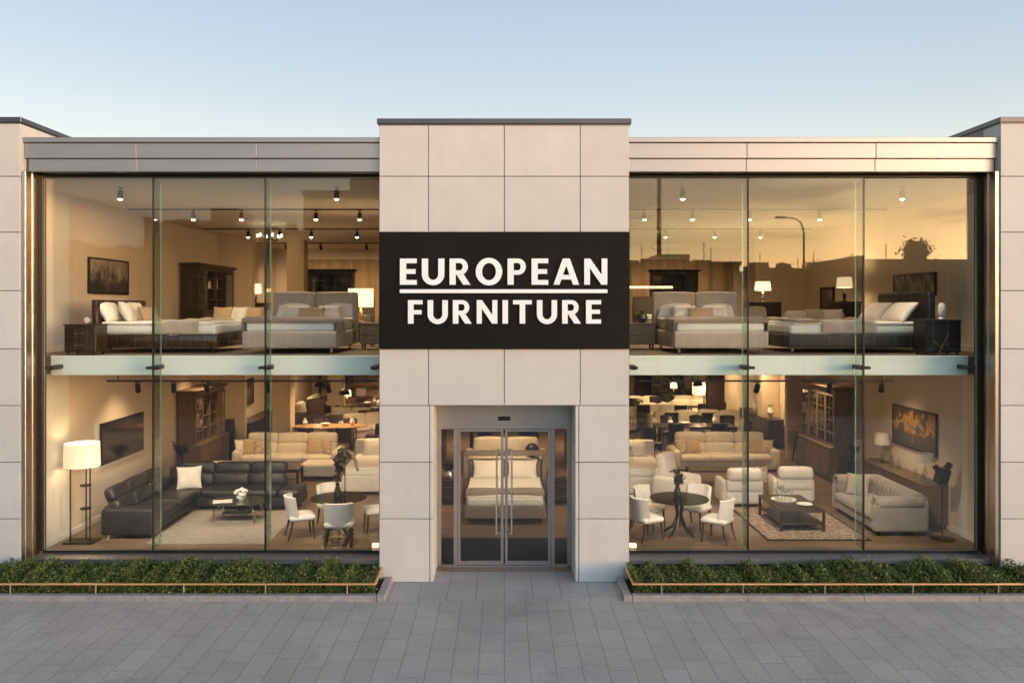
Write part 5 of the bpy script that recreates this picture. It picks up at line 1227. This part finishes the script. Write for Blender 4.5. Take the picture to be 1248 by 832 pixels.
sc = B().lathe([(.001, 0), (.06, 0), (.065, .02), (.05, .04), (.075, .12), (.07, .24), (.04, .30), (.001, .31)], (0,0,0), 18).done('sculpture', CERAM); sc.location = (8.15, 1.4, Z2 + .65); tag(sc, 'small white stone sculpture on the black bedside chest', 'sculpture')
ms = thing('magazine_stand', 'thin brass folding stand leaning before the black bedside chest', 'stand', (8.0, 1.08, Z2))
B().tube([(-.09, 0, .0), (.10, 0, .40)], .009, 6).done('rod', BRASS, ms); B().tube([(-.17, .02, .26), (.0, .02, .13)], .007, 6).done('cross_rod', BRASS, ms)
picture('wall_art', 'wide striped dark panel hung on the wall above the black leather bed', (XR - .004, 4.72, 5.16), -PI/2, 1.9, .50, ARTS, BLACKM, .02, 'wall art')
picture('picture', 'upright black framed figure picture on the upper right wall', (XR - .004, 9.75, 4.90), -PI/2, 1.0, .66, ARTP, BLACKM, .08)
ca = sofa('small cream armchair at the rear of the upper right floor', (6.45, 6.9, Z2), .1, CREAM, 1.0, .9, 1, hh=.88, head=False, name='armchair', cat='armchair')
dup(sf2, (7.55, 6.0, Z2), -.08, 'low grey sofa bed behind the foot of the black leather bed')
for x, m, lab in ((7.5, TAUPE, 'dark taupe cushion in the middle of the upper right grey sofa'), (7.9, GREYF, 'grey cushion at the wall end of the upper right grey sofa')): put_pillow(lab, m, (x, 5.85, F2 + .47), .48, .4, .16, random.uniform(-.2, .2), .3)
dup(dkc, (7.05, 8.6, Z2), 0, 'dark cabinet with a lit lamp at the end of the cream partition')
table_lamp('lit table lamp with a wide shade on the dark cabinet behind the armchair', (7.05, 8.55, Z2 + 1.03), .55, .22, .24, SHADEH, CHROME, 8)
dup(dkc, (8.72, 7.2, Z2), -PI/2, 'dark cabinet under the pleated white lamp on the upper right')
table_lamp('tall table lamp with a white shade on the dark cabinet by the right wall', (8.72, 7.2, Z2 + 1.03), .62, .20, .27, SHADE, DARKST, 5)
dup(B1, (4.9, 10.6, Z2), 0, 'second grey upholstered bed further back on the upper right')
pn = thing('linear_pendant', 'long glowing bar pendant lamp behind the headboard beside the tower', 'pendant lamp', (3.9, 8.2, 6.9))
B().box(-.62, .62, -.05, .05, -1.74, -1.68, .01).done('light_bar', SHADEH, pn)
for x in (-.5, .5): B().cyl((x, 0, -1.68), .005, 1.68, 6).done('cable', BLACKM, pn)
hutch('dark tall shelf cabinet at the rear of the upper right floor', (5.9, 14.8, Z2), 0, DKWOOD, 1.6, .45, 2.1, .8, name='bookcase')

# ================================================================== CEILING LIGHTS
P2, P1 = 88, 92
for y, s in ((1.3, 'first'), (4.9, 'second'), (9.6, 'third'), (14.8, 'fourth')):
    if y > 2:
        track(f'black ceiling track of the {s} row over the upper left floor', (-5.45, y, 6.897), 6.3); track(f'black ceiling track of the {s} row over the upper right floor', (5.6, y, 6.897), 6.3)
WH = {1.3: 'the row behind the glass', 4.9: 'the second ceiling row', 9.6: 'the third ceiling row', 14.8: 'the rearmost ceiling row'}
for y, xs in ((1.3, (-7.1, -3.1, 3.3, 7.36)), (4.9, (-7.1, -6.0, -4.3, -3.3, 3.2, 4.3, 5.6, 7.2)), (9.6, (-7.3, -6.4, -5.5, -4.2, 4.6, 6.0, 7.3)), (14.8, (-7.6, -6.4, -4.8, 5.2, 7.0))):
    for k, x in enumerate(xs):
        sd = 'left' if x < 0 else 'right'; same = sorted([abs(q) for q in xs if (q < 0) == (x < 0)]); od = ['nearest the tower', 'second from the tower', 'third from the tower', 'fourth from the tower'][same.index(abs(x))]
        spot(f'ceiling spotlight on the upper {sd}, in {WH[y]}, {od}', (x, y, 6.897 - (0 if y > 2 else 0)), P2 * (1.5 if y > 8 else 1.2), (0, -.05 if y < 2 else .9 if y > 14 else -.12, -1), 112, (1, .72, .44) if y < 6 else (1, .66, .36))
for sd, x, l in (('left', -4.75, 4.9), ('right', 4.75, 4.6)):
    track(f'black light track under the upper floor edge in the {sd} bay', (x, 1.0, 3.33), l)
    for dx in (-l/2 + .2, l/2 - .2):
        o = B().cyl((0, 0, 0), .008, .10, 6).done('track_hanger', BLACKM); o.location = (x + dx, 1.0, 3.33); tag(o, f'thin hanger of the {sd} light track, ' + ('outer' if (dx < 0) == (sd == 'left') else 'tower') + ' end', 'hanger', 'track hangers')
for x, od in ((-6.65, 'outermost'), (-6.0, 'second from outside'), (-5.4, 'third from outside'), (-4.3, 'above the round table side'), (-3.2, 'nearest the tower')):
    spot(f'black track spotlight in the left bay under the floor edge, {od}', (x, 1.0, 3.33), P1 * 1.2, (-.25 if x < -5 else 0, .8, -1), 82, (1, .78, .54))
for x, od in ((6.85, 'outermost'), (5.9, 'second from outside'), (4.6, 'above the aisle'), (3.2, 'nearest the tower')):
    spot(f'black track spotlight in the right bay under the floor edge, {od}', (x, 1.0, 3.33), P1 * 1.25, (.25 if x > 5 else 0, .8, -1), 82, (1, .78, .54))
names = ['front', 'second', 'third', 'rear']  # unseen spotlight rows, added because the lower floor needs their light
for j, y in enumerate((4.6, 8.6, 13.4, 19.2)):
    for x, nm in ((-8.0, 'along the left wall'), (-5.6, 'over the middle of the left bay'), (-3.2, 'left of the aisle'), (0.0, 'over the aisle'), (3.2, 'right of the aisle'), (5.8, 'over the middle of the right bay'), (8.3, 'along the right wall')):
        if j == 3 and abs(x) < 4: continue
        spot(f'{names[j]} unseen added ceiling spotlight of the lower floor {nm}', (x, y, 3.428), P1 * (1.1, 1.35, 2.3, 3.0)[j] * (.75 if abs(x) > 7 else 1), ((-.12 if x < -7 else .12 if x > 7 else 0), .1 if j < 3 else .35, -1), 108, (1, .70, .42) if j == 0 else (1, .63, .32))

# ------------------------------------------------------------------ light, sky, camera
SUN_EL, SUN_AZ = 4.0, 128.0      # azimuth measured from +Y towards +X
sd = Vector((math.sin(R(SUN_AZ))*math.cos(R(SUN_EL)), math.cos(R(SUN_AZ))*math.cos(R(SUN_EL)), math.sin(R(SUN_EL))))
sun = bpy.data.lights.new('sun', 'SUN'); sun.energy = .06; sun.angle = R(14); sun.color = (1, .86, .72)
so = bpy.data.objects.new('sun', sun); COL.objects.link(so); so.rotation_mode = 'QUATERNION'; so.rotation_quaternion = Vector((0, 0, 1)).rotation_difference(sd); so.location = (40, -40, 30)
W = bpy.data.worlds.new('World'); SC.world = W; W.use_nodes = True; nt = W.node_tree
for n in list(nt.nodes): nt.nodes.remove(n)
out = nt.nodes.new('ShaderNodeOutputWorld'); bg = nt.nodes.new('ShaderNodeBackground'); L(nt, bg.outputs[0], out.inputs[0])
sky = nt.nodes.new('ShaderNodeTexSky'); sky.sky_type = 'NISHITA'; sky.sun_disc = False
sky.sun_elevation = R(SUN_EL); sky.sun_rotation = R(SUN_AZ); sky.air_density = 1.0; sky.dust_density = .7; sky.ozone_density = 1.0
bg.inputs['Strength'].default_value = .15
def wm(op, a, b=None, c=None):
    n = N(nt, 'ShaderNodeMath', operation=op)
    for i, v in enumerate((a, b, c)):
        if v is None: continue
        if hasattr(v, 'is_output'): L(nt, v, n.inputs[i])
        else: n.inputs[i].default_value = v
    return n.outputs[0]
def wr(v, f0, f1, t0, t1):
    n = N(nt, 'ShaderNodeMapRange'); L(nt, v, n.inputs['Value'])
    for k, q in zip(('From Min', 'From Max', 'To Min', 'To Max'), (f0, f1, t0, t1)): n.inputs[k].default_value = q
    n.interpolation_type = 'SMOOTHSTEP'; return n.outputs[0]
tc = N(nt, 'ShaderNodeTexCoord'); xyz = N(nt, 'ShaderNodeSeparateXYZ'); L(nt, tc.outputs['Generated'], xyz.inputs[0])
dt = N(nt, 'ShaderNodeVectorMath', operation='DOT_PRODUCT'); L(nt, tc.outputs['Generated'], dt.inputs[0]); dt.inputs[1].default_value = (sd.x, sd.y, 0)
hs = N(nt, 'ShaderNodeHueSaturation'); hs.inputs['Saturation'].default_value = .52; L(nt, sky.outputs[0], hs.inputs['Color'])
# the western half of the sky holds the evening gold, the eastern half a soft pink blue
west = wr(dt.outputs['Value'], .15, .95, 0, 1)
low = wr(xyz.outputs['Z'], .06, .25, 1, 0)
tint = N(nt, 'ShaderNodeMixRGB'); L(nt, wm('MULTIPLY', west, low), tint.inputs[0]); tint.inputs[1].default_value = (.93, .97, 1.10, 1); tint.inputs[2].default_value = (3.2, 2.25, 1.28, 1)
mul = N(nt, 'ShaderNodeMixRGB', blend_type='MULTIPLY'); mul.inputs[0].default_value = 1; L(nt, hs.outputs[0], mul.inputs[1]); L(nt, tint.outputs[0], mul.inputs[2])
wb = N(nt, 'ShaderNodeMixRGB'); wb.inputs[1].default_value = (1, 1, 1, 1); wb.inputs[2].default_value = (1.5, 1.72, 2.0, 1); L(nt, wm('MULTIPLY', wr(dt.outputs['Value'], -.1, .8, 0, 1), wr(xyz.outputs['Z'], .12, .36, 0, 1)), wb.inputs[0])
mul2 = N(nt, 'ShaderNodeMixRGB', blend_type='MULTIPLY'); mul2.inputs[0].default_value = 1; L(nt, mul.outputs[0], mul2.inputs[1]); L(nt, wb.outputs[0], mul2.inputs[2])
# long thin evening clouds in the west
mp = N(nt, 'ShaderNodeMapping'); mp.inputs['Scale'].default_value = (1.6, 1.6, 11); L(nt, tc.outputs['Generated'], mp.inputs[0])
cn = N(nt, 'ShaderNodeTexNoise', i_Scale=2.1, i_Detail=6, i_Roughness=.55, i_Distortion=.4); L(nt, mp.outputs[0], cn.inputs['Vector'])
cf = wm('MULTIPLY', wm('MULTIPLY', wr(cn.outputs['Fac'], .47, .62, 0, .62), west), low)
cm = N(nt, 'ShaderNodeMixRGB'); L(nt, cf, cm.inputs[0]); L(nt, mul2.outputs[0], cm.inputs[1]); cm.inputs[2].default_value = (1.5, .95, .62, 1)
east = N(nt, 'ShaderNodeMixRGB', blend_type='MULTIPLY'); east.inputs[0].default_value = 1; L(nt, cm.outputs[0], east.inputs[1]); L(nt, wr(dt.outputs['Value'], -.95, -.2, .67, 1.0), east.inputs[2])
cream = N(nt, 'ShaderNodeMixRGB', blend_type='MULTIPLY'); L(nt, wm('MULTIPLY', wr(xyz.outputs['Z'], .08, .34, 1, 0), wr(dt.outputs['Value'], -.1, .3, 1, 0)), cream.inputs[0]); L(nt, east.outputs[0], cream.inputs[1]); cream.inputs[2].default_value = (1.15, 1.0, .87, 1)
L(nt, cream.outputs[0], bg.inputs[0])
cam = bpy.data.cameras.new('camera'); co = bpy.data.objects.new('camera', cam); COL.objects.link(co); SC.camera = co
co.location = (0, -14, 4.64); co.rotation_euler = (PI/2, 0, 0)
cam.sensor_width = 36; cam.lens = 1008/1248*36; cam.shift_x = (624 - 614.5)/1248; cam.shift_y = -(416 - 375)/1248
cam.clip_end = 1500; cam.clip_start = .1
vs = SC.view_settings; vs.view_transform = 'Standard'; vs.look = 'None'; vs.gamma = 1; vs.exposure = 1.70; vs.use_curve_mapping = False
cy = SC.cycles; cy.use_denoising = True
try: cy.denoiser = 'OPENIMAGEDENOISE'
except Exception: pass
cy.max_bounces = 10; cy.transparent_max_bounces = 24; cy.diffuse_bounces = 4; cy.glossy_bounces = 5; cy.sample_clamp_indirect = 6; cy.caustics_reflective = False; cy.caustics_refractive = False
